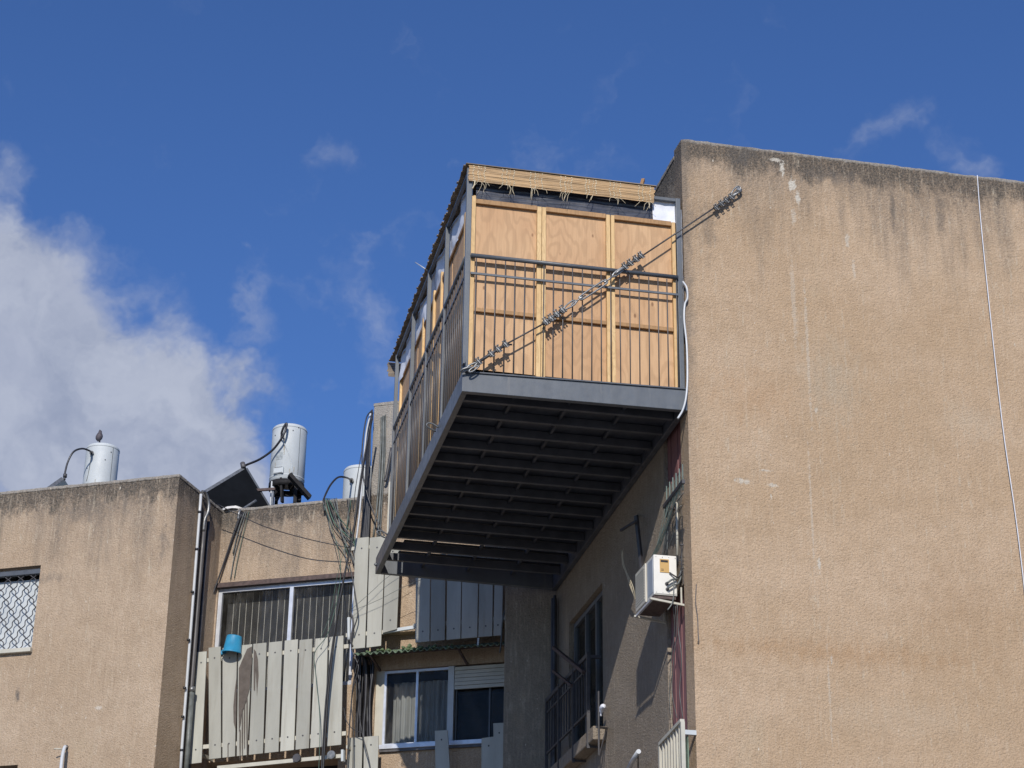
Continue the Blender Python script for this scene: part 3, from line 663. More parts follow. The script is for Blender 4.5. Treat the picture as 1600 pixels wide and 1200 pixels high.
# welded hooks along left beam, and eye plate
for (px, py) in ((685, 668), (605, 835)):
    p = S(px, py, XL); MB().tube(spline([p, p+Vector((-.05, 0, .03)), p+Vector((-.1, .0, .035)), p+Vector((-.11, .0, 0)), p+Vector((-.02, .03, -.03))], 4), .008, 6).build('hook', M['steel'], bal)
MB().box((2.885, 15.93, 9.02), (2.905, 15.99, 9.10)).build('eye_plate', M['steel'], bal, bevel=.004)
MB().lathe((XL-.0005, 21.1, 8.83), [(.02, 0), (.02, .02), (.01, .022), (.01, .03)], 10, (-1, 0, 0)).build('bolt', M['galv'], bal)

# ------------------------------------------------------------------ plywood hut on the balcony
hut = thing('plywood_booth', (3.9, 18.1, 8.905), 'box hut of orange plywood panels and pine studs standing on the steel balcony', 'hut')
zb_, zt_ = 8.995, 10.74
xs_ = [2.955, 3.60, 4.265, 4.93]
for i in range(3):
    for (za, zc) in ((zb_, 9.60), (9.604, zt_)):
        MB().box((xs_[i]+.002, 16.055, za+.01*i*0), (xs_[i+1]-.002, 16.067, zc)).build('panel', M['ply'], hut)
for (x0, x1) in ((2.945, 2.985), (3.575, 3.617), (3.622, 3.660), (4.245, 4.283), (4.292, 4.325), (4.89, 4.925)):
    MB().box((x0, 16.012, zb_), (x1, 16.053, zt_+.02 if x0 > 3 else 10.80)).build('stud', M['stud'], hut, bevel=.002)
for i in range(3):
    a_, b_ = (2.987, 3.662, 4.327)[i], (3.573, 4.243, 4.888)[i]
    MB().box((a_, 16.022, 10.725), (b_, 16.053, 10.772)).build('batten', M['batten'], hut, bevel=.002)
    MB().box((a_, 16.022, 9.60+.003*i), (b_, 16.053, 9.638+.003*i)).build('batten', M['batten'], hut, bevel=.002)
# left side wall panels
segs = [(16.12, 17.10), (17.14, 18.12), (18.16, 19.12), (19.16, 20.22)]
for (a_, b_) in segs:
    MB().box((2.972, a_, 8.93), (2.984, b_, zt_-.02)).build('panel', M['ply'], hut)
for y in (16.35, 17.62, 18.05, 18.7, 19.45, 20.19):
    MB().box((2.945, y, 8.93), (2.971, y+.055, 10.80)).build('stud', M['stud'], hut, bevel=.002)
for (a_, b_) in ((16.41, 17.6), (17.68, 18.04), (18.12, 18.69), (18.77, 19.44), (19.52, 20.18)):
    MB().box((2.952, a_, 10.70), (2.971, b_, 10.735)).build('batten', M['batten'], hut)
for (a_, b_) in ((2.99, 4.93),): MB().box((a_, 20.22, 8.93), (b_, 20.232, zt_)).build('panel', M['ply'], hut)
MB().box((4.93, 16.10, 8.99), (4.942, 20.2, zt_)).build('panel', M['ply'], hut)
def sheet(mb, P, nu, nv, amp, f, axis):
    k = len(mb.v)
    for j in range(nv+1):
        for i in range(nu+1):
            p = P(i/nu, j/nv); p = p + axis*(amp*noise.noise(p*f)+amp*.5*noise.noise(p*f*2.3)); mb.v.append(p)
    for j in range(nv):
        for i in range(nu):
            a_ = k+j*(nu+1)+i; mb.f.append([a_, a_+1, a_+nu+2, a_+nu+1]); mb.sm.append(True)
mb = MB(); sheet(mb, lambda u, v: Vector((2.99+1.72*u, 16.05, 10.765+.235*v)), 60, 24, .010, 4, VY)
for p in mb.v: p.y += .0025*math.sin(p.z*150+noise.noise(p*3)*4)
mb.build('plastic_film', M['film'], hut, recalc=False)
mb = MB(); sheet(mb, lambda u, v: Vector((4.712+.225*u, 16.04, 10.765+.215*v)), 20, 16, .02, 6, VY); mb.build('cloth_sheet', M['cloth'], hut, recalc=False)
mb = MB(); sheet(mb, lambda u, v: Vector((2.96, 16.1+4.12*u, 10.70+.36*v)), 90, 10, .035, 3, VX); mb.build('cloth_sheet', M['cloth'], hut, recalc=False)
mb = MB(); sheet(mb, lambda u, v: Vector((4.985, 15.99+.06*u, 9.6+1.3*v)), 4, 30, .012, 5, VX); mb.build('cloth_edge', M['cloth'], hut, recalc=False)

# bamboo mat roof
mat_ = thing('bamboo_mat', (3.77, 18.2, 11.08), 'tan bamboo slat mat roofing the plywood hut, front edge hanging down', 'mat')
mb = MB()
nf = 10
for i in range(nf):
    zc = 10.932+.0175*i; x0 = 2.895+random.uniform(0, .012); x1 = 4.715+random.uniform(-.01, .01)
    pts = [Vector((x0+(x1-x0)*k/12, 15.972+.004*noise.noise(Vector((k*.7, i*3, 0))), zc+.004*noise.noise(Vector((k*.5, i*2.1, 5))))) for k in range(13)]
    for a_, b_ in zip(pts[:-1], pts[1:]): mb.bar(a_, b_, .005, .0138+.0022*(i % 3))
mb.build('hanging_edge', M['bamboo'], mat_)
mb = MB(); y = 15.975; i = 0
while y < 20.55:
    zc = 11.106 + .012*noise.noise(Vector((y*1.3, 0, 0)))-.01*math.sin(max(0, y-16)*3.0)*.5
    mb.bar((2.865+random.uniform(-.012, .01), y, zc), (4.72+random.uniform(-.01, .01), y, zc), .036, .008); y += .041
mb.build('slat_layer', M['matroof'], mat_)
mb = MB()
for i in range(9):
    zc = 11.09-.02*i; mb.bar((2.85+random.uniform(-.01, .01), 20.57, zc), (4.7, 20.57, zc), .005, .017)
mb.build('rear_edge', M['matroof'], mat_)
th = MB(); tuft = MB()
for gx in (2.95, 3.23, 3.50, 3.79, 4.03, 4.27, 4.56):
    for dx in (0, .038, .07, .105):
        x = gx+dx+random.uniform(-.006, .006)
        for i in range(nf):
            if random.random() < .92:
                s_ = .009 if dx != .07 else .004
                xx = x+.006*math.sin(i); th.obox((xx-s_/2, 15.9645, 10.925+.0175*i), (s_, 0, 0), (0, .004, 0), (0, 0, .0095))
    for k in range(random.randint(3, 6)):
        q = Vector((gx+random.uniform(0, .11), 15.968, 10.925)); e = q+Vector((random.uniform(-.06, .06), random.uniform(-.03, .0), -random.uniform(.05, .13)))
        md = q.lerp(e, .55)+Vector((random.uniform(-.02, .02), -.01, .015)); MB().tube(spline([q, md, e], 4), .0019, 5).build('loose_thread', M['thread'], mat_)
th.build('thread', M['thread'], mat_)
mb = MB(); mb.tube(spline([(2.962, 15.965, 10.93), (2.955, 15.955, 10.88), (2.935, 15.95, 10.83)], 4), .007, 6); mb.build('tie', M['thread'], mat_)
# stick and rods on top
MB().bar(W(1000, 297, 16.0), W(1005, 281, 16.25), .03, .03).build('wooden_peg', M['batten'], label='short brown wooden stick poking up from the right end of the mat roof', category='stick')
MB().tube([(2.885, 18.16, 11.08), S(649, 410, 2.83)], .006, 6).build('plastic_tie', M['pvc'], label='short white plastic tie sticking out left of the hut roof edge', category='cable tie')
MB().bar((4.80, 16.4, 11.0), (4.80, 16.4, 11.26), .018, .018).build('thin_post', M['stud'], label='thin pale post standing between the mat roof and the tan wall', category='post')

# ------------------------------------------------------------------ stay cable
YC = 15.945
stay = thing('stay_cable', W(930, 460, YC), 'steel wire rope stay with turnbuckle from the big wall to the balcony corner', 'cable')
def LP(x, y, dy=0): return W(x, y, YC+dy)
A0, E0 = LP(1150, 301, 0), LP(741, 571, -.0)
MB().tube([LP(1144, 306), LP(1003, 400)], .0075, 8).build('wire_rope', M['wire'], stay)
MB().tube([LP(1003, 400), LP(975, 417.5)], .0135, 8).build('wire_rope', M['wire'], stay)
MB().tube([LP(848, 506.5), LP(792, 537)], .0075, 8).build('wire_rope', M['wire'], stay)
MB().tube([LP(792, 537), LP(747, 566)], .0145, 8).build('wire_rope', M['wire'], stay)
MB().tube([LP(880, 484), LP(848, 506.5)], .0145, 8).build('wire_rope', M['wire'], stay)
MB().tube([LP(790, 538, .02), LP(800, 538.5, .025)], .008, 6).build('rope_tail', M['wire'], stay)
MB().tube([LP(1144, 306), LP(1117, 325)], .0165, 8).build('wire_rope', M['wire'], stay)
def clip(x, y, dx, dy, flip=1, s=1.):
    s *= 1.1
    c = LP(x, y); t = (LP(x+dx, y+dy)-c).normalized(); yv = Vector((0, -1, 0)); n_ = t.cross(yv).normalized()*flip
    if n_.z < 0 and flip == 1: n_ = -n_
    if n_.z > 0 and flip == -1: n_ = -n_
    cl = MB().bar(c-n_*.020*s-t*.0*s, c+n_*.022*s, .040*s, .030*s, yv).build('clamp', M['galv'], stay, bevel=.003)
    ub = MB(); 
    for k in (-1, 1):
        b_ = c+t*.011*k*s
        ub.tube([b_-n_*.03*s+yv*.02*s, b_+n_*.034*s+yv*.024*s], .0038*s, 6)
        ub.lathe(b_+n_*.022*s+yv*.024*s, [(.0085*s, 0), (.0085*s, .010*s)], 6, n_)
    ub.tube([c+yv*.022*s+t*.016*k2*s - n_*.03*s for k2 in (-1, 0, 1)], .005*s, 6)
    ub.build('clamp_bolt', M['galv'], cl)
for (x, y) in [(1118.7, 325), (1126.5, 319), (1134.4, 313.7), (1141.9, 308.4)]: clip(x, y, 8, -5.6, 1, .95)
for (x, y) in [(1001, 400), (993, 405.5), (984, 411.5), (975.7, 417)]: clip(x, y, 8, -5.6, 1, 1.0)
for (x, y) in [(878.5, 485), (869.7, 491.5), (861, 498), (852.5, 503.5)]: clip(x, y, 8, -5.6, -1, 1.1)
for (x, y) in [(789.5, 538.5), (778, 546.2), (767, 553.5), (747.5, 565.5)]: clip(x, y, 8, -5, 1, 1.0)
def loop(p, q, wd, r, name, n_=14, tilt=0.):
    """pear loop from p (narrow) to q (round)"""
    d = q-p; L = d.length; t = d.normalized(); s_ = t.cross(Vector((0, -1, 0))).normalized()
    s_ = (s_*math.cos(tilt)+Vector((0, -1, 0))*math.sin(tilt))
    pts = []
    for i in range(n_):
        a_ = 2*math.pi*i/n_; al = (1-math.cos(a_))/2; wv = math.sin(a_)*wd*(.45+.55*al); pts.append(p+t*L*al+s_*wv)
    MB().tube(pts, r, 8, closed=True).build(name, M['galv'], stay)
loop(LP(1142, 307), LP(1156, 292), .035, .008, 'thimble')
loop(LP(1145, 305, .01), LP(1158, 296, .02), .03, .009, 'thimble', tilt=.9)
MB().lathe(W(1155, 296, 15.925), [(.012, -.0), (.012, .075)], 10, (0, 1, 0)).lathe(W(1155, 296, 15.988), [(.03, 0), (.03, .008)], 8, (0, 1, 0)).build('anchor_bolt', M['galv'], stay)
loop(LP(978, 416), LP(957, 432), .022, .010, 'thimble')
loop(LP(976, 418, -.01), LP(962, 428, -.01), .014, .010, 'thimble', tilt=1.2)
# turnbuckle
MB().tube([LP(960, 430), LP(945, 441)], .0085, 8).build('threaded_rod', M['galv'], stay)
tA, tB = LP(948, 439), LP(906, 467); t = (tB-tA).normalized(); sN = t.cross(Vector((0, -1, 0))).normalized()
for k in (-1, 1): MB().tube(spline([tA, tA+t*.03+sN*.02*k, tB-t*.03+sN*.02*k, tB], 5), .0085, 8).build('turnbuckle_side', M['galv'], stay)
MB().tube([tA+t*.0, tA+t*.03], .014, 8).tube([tB-t*.03, tB], .014, 8).build('turnbuckle_end', M['galv'], stay, bevel=.002)
MB().tube([tB-t*.07, LP(897, 473)], .0075, 8).build('threaded_rod', M['galv'], stay)
loop(LP(902, 470), LP(893, 477), .012, .007, 'hook_eye')
loop(LP(880, 484), LP(900, 470), .028, .008, 'thimble')
loop(LP(745, 567), LP(729, 578), .026, .0095, 'thimble')
loop(LP(749, 571, -.02), LP(733, 581, -.02), .018, .0075, 'shackle')
loop(LP(738, 574, -.015), LP(720, 580, .0), .02, .010, 'shackle', tilt=1.0)

# white flexible pipe by the right post
MB().tube(spline([W(1067, 440, 15.97), W(1073, 450, 15.95), W(1074, 466, 15.955), W(1070, 476, 15.965), W(1069, 500, 15.96), W(1073, 540, 15.955), W(1074, 590, 15.94), W(1072, 620, 15.93), W(1067, 640, 15.92), W(1059, 654, 15.915)], 8), .0095, 10).build('white_conduit', M['pvc'], label='white flexible conduit curling down past the right end of the balcony beam', category='cable')

# ------------------------------------------------------------------ rear building
B2T = 10.589
rb = thing('rear_apartment_building', b2(2, -2, 0), 'stepped tan stucco apartment block at left, with water tanks on its roof', 'building')
# recessed facade openings (u,z) at v=0
def UZ(x, y, v=0.): q = uvz(B(x, y, v)); return q[0], q[2]
w1l, w1t = .02, 9.574; w1r = 1.905
h1 = (w1l, w1r, 8.14, w1t, .10)
h1b = (.05, 1.78, 5.5, 7.27, .5)
h2 = (2.22, 4.63, 7.323, 8.293, .10)
hn = (1.94, 2.19, 5.96, 8.41, .12)
mb = MB(); wall_faces(mb, C2, X2, -Y2, 0, 5.5, 0, B2T, [h1, h1b, h2, hn])
# roof ring
def ub(mb, u0, u1, v0, v1, z0, z1): return mb.obox(b2(u0, v0, z0), X2*(u1-u0), -Y2*(v1-v0), Z*(z1-z0))
ub(mb, 0.002, 5.5, -.22, -.002, 9.877, B2T)
mb.add([b2(-6, -7, 9.877), b2(5.5, -7, 9.877), b2(5.5, -.1, 9.877), b2(-6, -.1, 9.877)], [(0, 1, 2, 3)])
rw = mb.build('recessed_wall', M['left'], rb, recalc=False)
# left projecting block
lw0, lz0 = UZ(64, 883, VL); _, lz1 = UZ(53, 1012, VL)
hl = (-3.8, lw0, lz1+.01, lz0, .16)
hl2 = (-3.8, UZ(28, 1195, VL)[0], 5.0, UZ(28, 1195, VL)[1], .16)
mb = MB(); wall_faces(mb, C2-Y2*VL, X2, -Y2, -6, 0, 0, B2T, [hl, hl2])
N_ = 60
mb.add([b2(0, VL, 0), b2(0, 0, 0), b2(0, 0, B2T), b2(0, VL, B2T)], [(0, 1, 2, 3)])
mb.add([b2(-6, VL, B2T), b2(0, VL, B2T), b2(-.22, 1.10, B2T), b2(-6, 1.10, B2T)], [(0, 1, 2, 3)])
mb.add([b2(0, VL, B2T), b2(0, -.2, B2T), b2(-.22, -.2, B2T), b2(-.22, 1.10, B2T)], [(0, 1, 2, 3)])
mb.add([b2(-6, 1.10, 9.877), b2(-.22, 1.10, 9.877), b2(-.22, 1.10, B2T), b2(-6, 1.10, B2T)], [(0, 1, 2, 3)])
mb.add([b2(-6, 1.2, 9.877), b2(-.2, 1.2, 9.877), b2(-.2, -3, 9.877), b2(-6, -3, 9.877)], [(0, 1, 2, 3)])
mb.build('projecting_wall', M['left'], rb, recalc=False)
# stair tower
tu0 = UZ(581, 700, .12)[0]; tz = UZ(590, 631, .12)[1]
mb = MB(); ub(mb, tu0, tu0+2.9, -3, .12, 8.72, tz); mb.build('stair_tower', M['left'], rb, bevel=.02)
coping(b2(0.0, 0, B2T), b2(5.5, 0, B2T), Y2, .22, rb, M['left'])
coping(b2(-6, VL, B2T), b2(0, VL, B2T), Y2, .22, rb, M['left'])
coping(b2(0, VL-.005, B2T), b2(0, 0, B2T), -X2, .2, rb, M['left'])
coping(b2(tu0, .12, tz), b2(tu0+2.9, .12, tz), Y2, .3, rb, M['left'])
# pier on the right
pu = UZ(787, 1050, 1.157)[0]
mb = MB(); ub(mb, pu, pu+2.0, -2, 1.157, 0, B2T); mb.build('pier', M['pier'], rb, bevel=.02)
# window 1
P2 = lambda u, z, d: b2(u, -d, z)
mu1 = UZ(456, 950, -.07)[0]
wf = win_frame(rb, P2, w1l, w1r, 8.14, w1t-.05, [mu1], M['alu'], .05, .03, .08)
MB().obox(b2(w1l-.03, -.02, w1t-.05), X2*(w1r-w1l+.06), Y2*-.06, Z*.06).build('lintel_trim', M['rust'], rb)
room(C2, X2, -Y2, h1, .10, 1.2).build('interior', M['dark'], rb, recalc=False)
mb = MB(); mb2 = MB(); u = w1l+.06
while u < w1r-.06:
    mb.obox(b2(u, -.20, 8.1), X2*.079, Y2*.012+X2*.0, Z*1.48); mb2.obox(b2(u+.0795, -.20, 8.1), X2*.0075, Y2*.003, Z*1.48); u += .088
mb.build('vertical_blind', M['blind'], wf); mb2.build('blind_edge', M['blindlight'], wf)
room(C2, X2, -Y2, h1b, .5, 1.2).build('interior', M['dark'], rb, recalc=False)
room(C2, X2, -Y2, hn, .12, .3).build('service_shaft', M['dark'], rb, recalc=False)
# window 2
m2 = UZ(704, 1100, -.06)[0]; u2l = UZ(588, 1100, -.05)[0]
mb = MB(); mb.obox(b2(u2l-.02, -.03, 7.35), X2*.12, Y2*.07, Z*.943); mb.build('window_jamb', M['cream'], rb)
wf2 = win_frame(rb, P2, u2l+.1, m2+.03, 7.35, 8.284, [UZ(652, 1100, -.06)[0]], M['alu'], .03, .03, .07)
MB().obox(b2(m2-.02, .0, 7.35), X2*.075, Y2*.05, Z*.934).build('window_post', M['white'], rb)
wf3 = win_frame(rb, P2, m2+.06, 4.6, 7.35, 8.284, [UZ(765, 1100, -.06)[0]], M['steel2'], .02, .06, .09)
mb = MB()
for k in range(6): mb.obox(b2(m2+.06, -.005-.004*(k % 2), 8.275-.047*(k+1)), X2*(4.6-m2-.06), Y2*.02, Z*.042)
mb.build('roller_shutter', M['cream'], rb)
room(C2, X2, -Y2, h2, .10, 1.4).build('interior', M['dark'], rb, recalc=False)
mb = MB(); n_ = 60
for i in range(n_):
    ua, ub_ = u2l+.16+(m2-u2l-.25)*i/n_, u2l+.16+(m2-u2l-.25)*(i+1)/n_
    va, vb = -.22-.015*math.sin(i*1.1)-.01*math.sin(i*.37), -.22-.015*math.sin((i+1)*1.1)-.01*math.sin((i+1)*.37)
    mb.add([b2(ua, va, 7.3), b2(ub_, vb, 7.3), b2(ub_, vb, 8.18), b2(ua, va, 8.18)], [(0, 1, 2, 3)], True)
mb.build('curtain', M['curtain'], wf2, recalc=False)
sl_ = UZ(592, 1168, .04); MB().obox(b2(sl_[0], 0.001, 7.298), X2*1.74, -Y2*.05, Z*.055).build('window_sill', M['alu'], rb, bevel=.004)
MB().obox(b2(sl_[0], 0.001, 7.266), X2*1.74, -Y2*.035, Z*.03).build('sill_track', M['pipe'], rb)
# left window with wavy grille
PL = lambda u, z, d: b2(u, VL-d, z)
lwf = win_frame(rb, PL, hl[0], hl[1], hl[2], hl[3], [-3.0], M['alu'], .04, .10, .15)
mb = MB(); mb.obox(PL(hl[0], hl[3]-.10, .01), X2*(hl[1]-hl[0]), Z*.055, Y2*.06); mb.build('shutter_box', M['steel2'], lwf)
room(C2-Y2*VL, X2, -Y2, hl, .16, .8).build('interior', M['dark'], rb, recalc=False)
MB().obox(PL(hl[0], hl[2]-.02, .12), X2*(hl[1]-hl[0]-.03), Z*(hl[3]-hl[2]-.12), Y2*.01).build('roller_blind', M['white'], lwf)
room(C2-Y2*VL, X2, -Y2, hl2, .1, .8).build('interior', M['dark'], rb, recalc=False)
MB().obox(PL(hl[0], hl[2]-.07, -.06), X2*(hl[1]-hl[0]+.02), Z*.055, Y2*.14).build('window_sill', M['cream'], lwf, bevel=.006)
mb = MB()
cw, ch = .176, .262     # lattice cell
ncol = int((hl[1]-hl[0])/(cw))+8
for dirn in (1, -1):
    for c_ in range(-12, ncol+12):
        pts = []
        for s_ in range(0, 64):
            tt = s_/8.; zz = hl[2]+ch*.5*tt
            if zz > hl[3]-.09: break
            uu = hl[1]-.02-c_*cw+dirn*(cw*.5*tt + (.019)*math.sin(tt*2*math.pi))
            if hl[0]+.02 < uu < hl[1]-.012: pts.append(PL(uu, zz, .035+.004*dirn))
            elif len(pts) > 1: mb.tube(pts, .0068, 5); pts = []
            else: pts = []
        if len(pts) > 1: mb.tube(pts, .0068, 5)
mb.build('grille', M['iron'], lwf)

# corner pipes on the left block's side face
def pipe(name, pts, r, mat, label, cat='pipe', n=10, **k):
    return MB().tube(spline(pts, 5), r, n).build(name, mat, label=label, category=cat, **k)
dp = thing('drain_pipe', SB(300, 1000, .06), 'narrow white drain pipe with collars on the shaded return of the left block', 'pipe')
MB().tube([SB(314, 772, .05), SB(312, 800, .05), SB(284, 1170, .05), SB(280, 1240, .05)], .018, 10).build('tube', M['pvc'], dp)
for (x, y) in ((312, 800), (307.5, 858), (301, 925), (295, 1000), (289, 1075), (286, 1120), (284, 1172)):
    q = SB(x-.5, y, .05); MB().tube([q-Z*.012, q+Z*.012], .021, 10).build('collar', M['black'], dp)
pipe('bent_hose', [SB(316, 768, .04), SB(321, 770, .05), SB(326, 785, .07), SB(325, 800, .07), SB(320, 812, .05), SB(318, 830, .04)], .02, M['galv'], 'grey hose bent over the parapet at the top of the drain pipes', 'hose')
cp = thing('soil_pipe', SB(312, 1000, .06), 'dark soil pipe beside the narrow white pipe with pale joint low down', 'pipe')
MB().tube([SB(321, 800, .035), SB(315, 870, .035), SB(293, 1150, .035), SB(287, 1240, .035)], .03, 12).build('tube', M['pipe'], cp)
q = SB(300, 1076, .05); MB().tube([q-Z*.04, q+Z*.02], .042, 12).build('joint', M['galv'], cp)
MB().tube([q-Z*.04+Vector((-.0, 0, 0)), SB(288, 1240, .06)], .034, 12).build('tube', M['gcable'], cp)
MB().tube([SB(326, 815, .02), SB(297, 1180, .02), SB(294, 1240, .02)], .02, 8).build('thin_soil_pipe', M['iron'], label='thin dark conduit closest to the inner corner of the left block', category='pipe')

def bracket_left():
    t_ = thing('drying_rack', B(95, 1170, 1.34), 'white drooping laundry arm with thin side rod on the lower left wall', 'bracket')
    MB().tube(spline([B(104.5, 1167, 1.335), B(101, 1168, 1.42), B(97, 1185, 1.49), B(94, 1215, 1.56)], 5), [.012]*4+[.022]*12, 10).build('tube', M['pvc'], t_)
    MB().tube([B(84.5, 1170, 1.44), B(98, 1170.5, 1.40)], .008, 6).build('rod', M['cream'], t_)
    MB().lathe(B(103.5, 1168, 1.318), [(.03, 0), (.03, .01)], 12, -Y2).build('wall_plate', M['iron'], t_)
bracket_left()

# ------------------------------------------------------------------ slatted laundry screens
rs = random.Random(11)
def slats(t_, v, items, th=.018):
    """items: (x_left_top, x_right_top, y_top_left, y_top_right, x_left_bot, x_right_bot, y_bot_l, y_bot_r, tone)"""
    for it in items:
        a, b, ya, yb, c, d, yc, yd = it[:8]
        a += rs.uniform(-.5, .8); b += rs.uniform(-1.2, .4); c += rs.uniform(-.5, .8); d += rs.uniform(-1.2, .4); e_ = rs.uniform(-1.5, 1.5); ya += e_; yb += e_
        v_ = v+rs.uniform(-.008, .008)
        P = [B(a, ya, v_), B(b, yb, v_), B(d, yd, v_), B(c, yc, v_)]
        m_ = MB().prism(P, Y2*th); s_ = m_.build('slat', M['slat'], t_, bevel=.003)
        h = MB()
        for (fx, fz) in ((.5, .10), (.52, .88)):
            top = P[0].lerp(P[1], fx); bot = P[3].lerp(P[2], fx); p = top.lerp(bot, fz)
            h.lathe(p-Y2*.002, [(.011, 0), (.011, .004)], 8, Y2)
        h.build('bolt_head', M['iron'], s_)
V1 = .45
scr = thing('slatted_screen', b2(1, V1, 8), 'screen of weathered cream boards with dark patch, under a blue pail', 'screen', 'slatted board screens on the rear facade')
bt = [308, 326, 348, 372, 395, 418, 442, 465, 488, 513, 538]
rows = []
tx = [(308, 323), (326, 345), (348, 370), (372, 394), (396, 417), (420, 441), (444, 465), (468, 489), (492, 512), (514, 537)]
bx = [(293, 315), (326, 345), (347, 368), (370, 387), (389, 411), (413, 435), (437, 459), (461, 483), (485, 508), (511, 533)]
for i, (t2, b_) in enumerate(zip(tx, bx)):
    f0 = lambda x: 1015-(x-308)*.1; g0 = lambda x: 1190-(x-293)*.11
    if i == 2: yt = (1012, 1010)
    rows.append((t2[0], t2[1], f0(t2[0])+(4 if i == 0 else 0), f0(t2[1])+(4 if i == 0 else 0), b_[0], b_[1], g0(b_[0])+(4 if i == 0 else 0), g0(b_[1])+(4 if i == 0 else 0)))
slats(scr, V1, rows)
MB().bar(B(305, 1034, V1-.05), B(545, 1010, V1-.05), .03, .05).build('rail', M['cream'], scr)
MB().bar(B(300, 1169, V1-.05), B(541, 1146, V1-.05), .03, .05).build('rail', M['cream'], scr)
MB().bar(B(340, 1200, V1-.06), B(537, 1181, V1-.06), .03, .045).build('lower_bar', M['cream'], scr)
MB().bar(B(536, 1172, V1+.01), B(536, 1190, V1+.01), .06, .03).build('end_cap', M['white'], scr)
for (x, y) in ((517, 1179), (463, 1184)): MB().lathe(B(x, y, V1-.0), [(.05, 0), (.055, .02), (.045, .05)], 14, Y2).build('pulley', M['galv'] if x > 500 else M['iron'], scr)
for x in (308, 540): 
    q = uvz(B(x, 1165 if x > 400 else 1175, V1)); MB().bar(b2(q[0], 0, q[2]), b2(q[0], V1-.06, q[2]), .03, .04).build('support_arm', M['cream'], scr)
# dark patches and thin vertical strips laid over the boards
def patch(poly, v, parent, name='dark_patch'):
    MB().prism([B(x, y, v+.0095) for x, y in poly], Y2*.002).build(name, M['dark_mark'], parent, label='dark irregular patch on the boards')
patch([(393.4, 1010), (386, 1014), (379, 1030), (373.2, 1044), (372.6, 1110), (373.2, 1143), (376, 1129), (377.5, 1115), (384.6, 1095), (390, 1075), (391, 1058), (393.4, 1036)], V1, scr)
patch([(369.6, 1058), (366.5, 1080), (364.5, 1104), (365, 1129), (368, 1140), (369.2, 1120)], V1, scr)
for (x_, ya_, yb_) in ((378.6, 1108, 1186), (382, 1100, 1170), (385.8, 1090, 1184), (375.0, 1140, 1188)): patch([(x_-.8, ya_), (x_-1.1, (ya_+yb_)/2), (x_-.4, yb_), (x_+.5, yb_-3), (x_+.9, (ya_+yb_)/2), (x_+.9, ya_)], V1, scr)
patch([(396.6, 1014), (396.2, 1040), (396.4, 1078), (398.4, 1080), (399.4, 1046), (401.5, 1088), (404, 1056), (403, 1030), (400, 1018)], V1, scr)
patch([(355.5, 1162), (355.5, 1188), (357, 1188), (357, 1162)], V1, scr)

V2 = .40
scr2 = thing('slatted_screen', b2(2.3, V2, 9.4), 'tall sunlit pair of cream boards beside the far corner of the steel balcony', 'screen', 'slatted board screens on the rear facade')
slats(scr2, V2, [(555.5, 577, 842, 840, 549, 570, 1014, 1012), (578, 603, 840, 837, 572, 596, 1012, 1009)])
MB().bar(B(549, 858, V2-.04), B(604, 852, V2-.04), .03, .045).build('rail', M['cream'], scr2)
MB().bar(B(541, 993, V2-.04), B(600, 988, V2-.04), .03, .05).build('rail', M['cream'], scr2)
scr3 = thing('slatted_screen', b2(2.9, V2, 9.4), 'single short sunlit cream board with tilted rail above the green awning', 'screen', 'slatted board screens on the rear facade')
slats(scr3, V2, [(603, 626, 850, 848, 598, 620, 989, 983)])
MB().bar(B(597, 988, V2-.04), B(648, 980, V2-.04), .03, .04).build('rail', M['white'], scr3)
scr4 = thing('slatted_screen', b2(3.6, V2, 9.4), 'row of grey shaded boards directly under the rear beam of the steel balcony', 'screen', 'slatted board screens on the rear facade')
it = []
xs4 = [(650, 673), (674, 697), (699, 722), (723, 748), (749, 771), (773, 787)]
for (a, b) in xs4: it.append((a, b, 870-(a-650)*.09, 870-(b-650)*.09, a-2, b-2, 1004-(a-650)*.085, 1004-(b-650)*.085))
slats(scr4, V2, it)
MB().bar(B(646, 978, V2-.04), B(790, 966, V2-.04), .03, .045).build('rail', M['cream'], scr4)
MB().bar(B(748, 997, V2-.02), B(747, 1009, V2-.02), .03, .02).build('rail_end', M['white'], scr4)
V5 = .31
scr5 = thing('slatted_screen', b2(2.2, V5, 7.9), 'two low boards under the cable bundle, left of the lower window', 'screen', 'slatted board screens on the rear facade')
slats(scr5, V5, [(543, 566, 1153, 1152, 540, 563, 1290, 1289), (569, 591, 1152, 1150, 567, 588, 1289, 1287)])
MB().bar(B(535, 1215, V5-.04), B(594, 1210, V5-.04), .03, .045).build('rail', M['cream'], scr5)
scr6 = thing('slatted_screen', b2(3.6, V5, 7.9), 'single loose grey board leaning in front of the lower window sill', 'screen', 'slatted board screens on the rear facade')
slats(scr6, V5, [(679, 700, 1143, 1142, 682, 708, 1290, 1288)])
scr7 = thing('slatted_screen', b2(4.2, V5, 7.9), 'two stepped grey boards against the dark pier at the lower window', 'screen', 'slatted board screens on the rear facade')
slats(scr7, V5, [(752, 775, 1152, 1149, 751, 774, 1290, 1288), (771, 790, 1131, 1130, 774, 792, 1289, 1287)])
for t_, xa, xb in ((scr6, 676, 712), (scr7, 748, 794)): MB().bar(B(xa, 1222, V5-.04), B(xb, 1218, V5-.04), .03, .045).build('rail', M['cream'], t_)

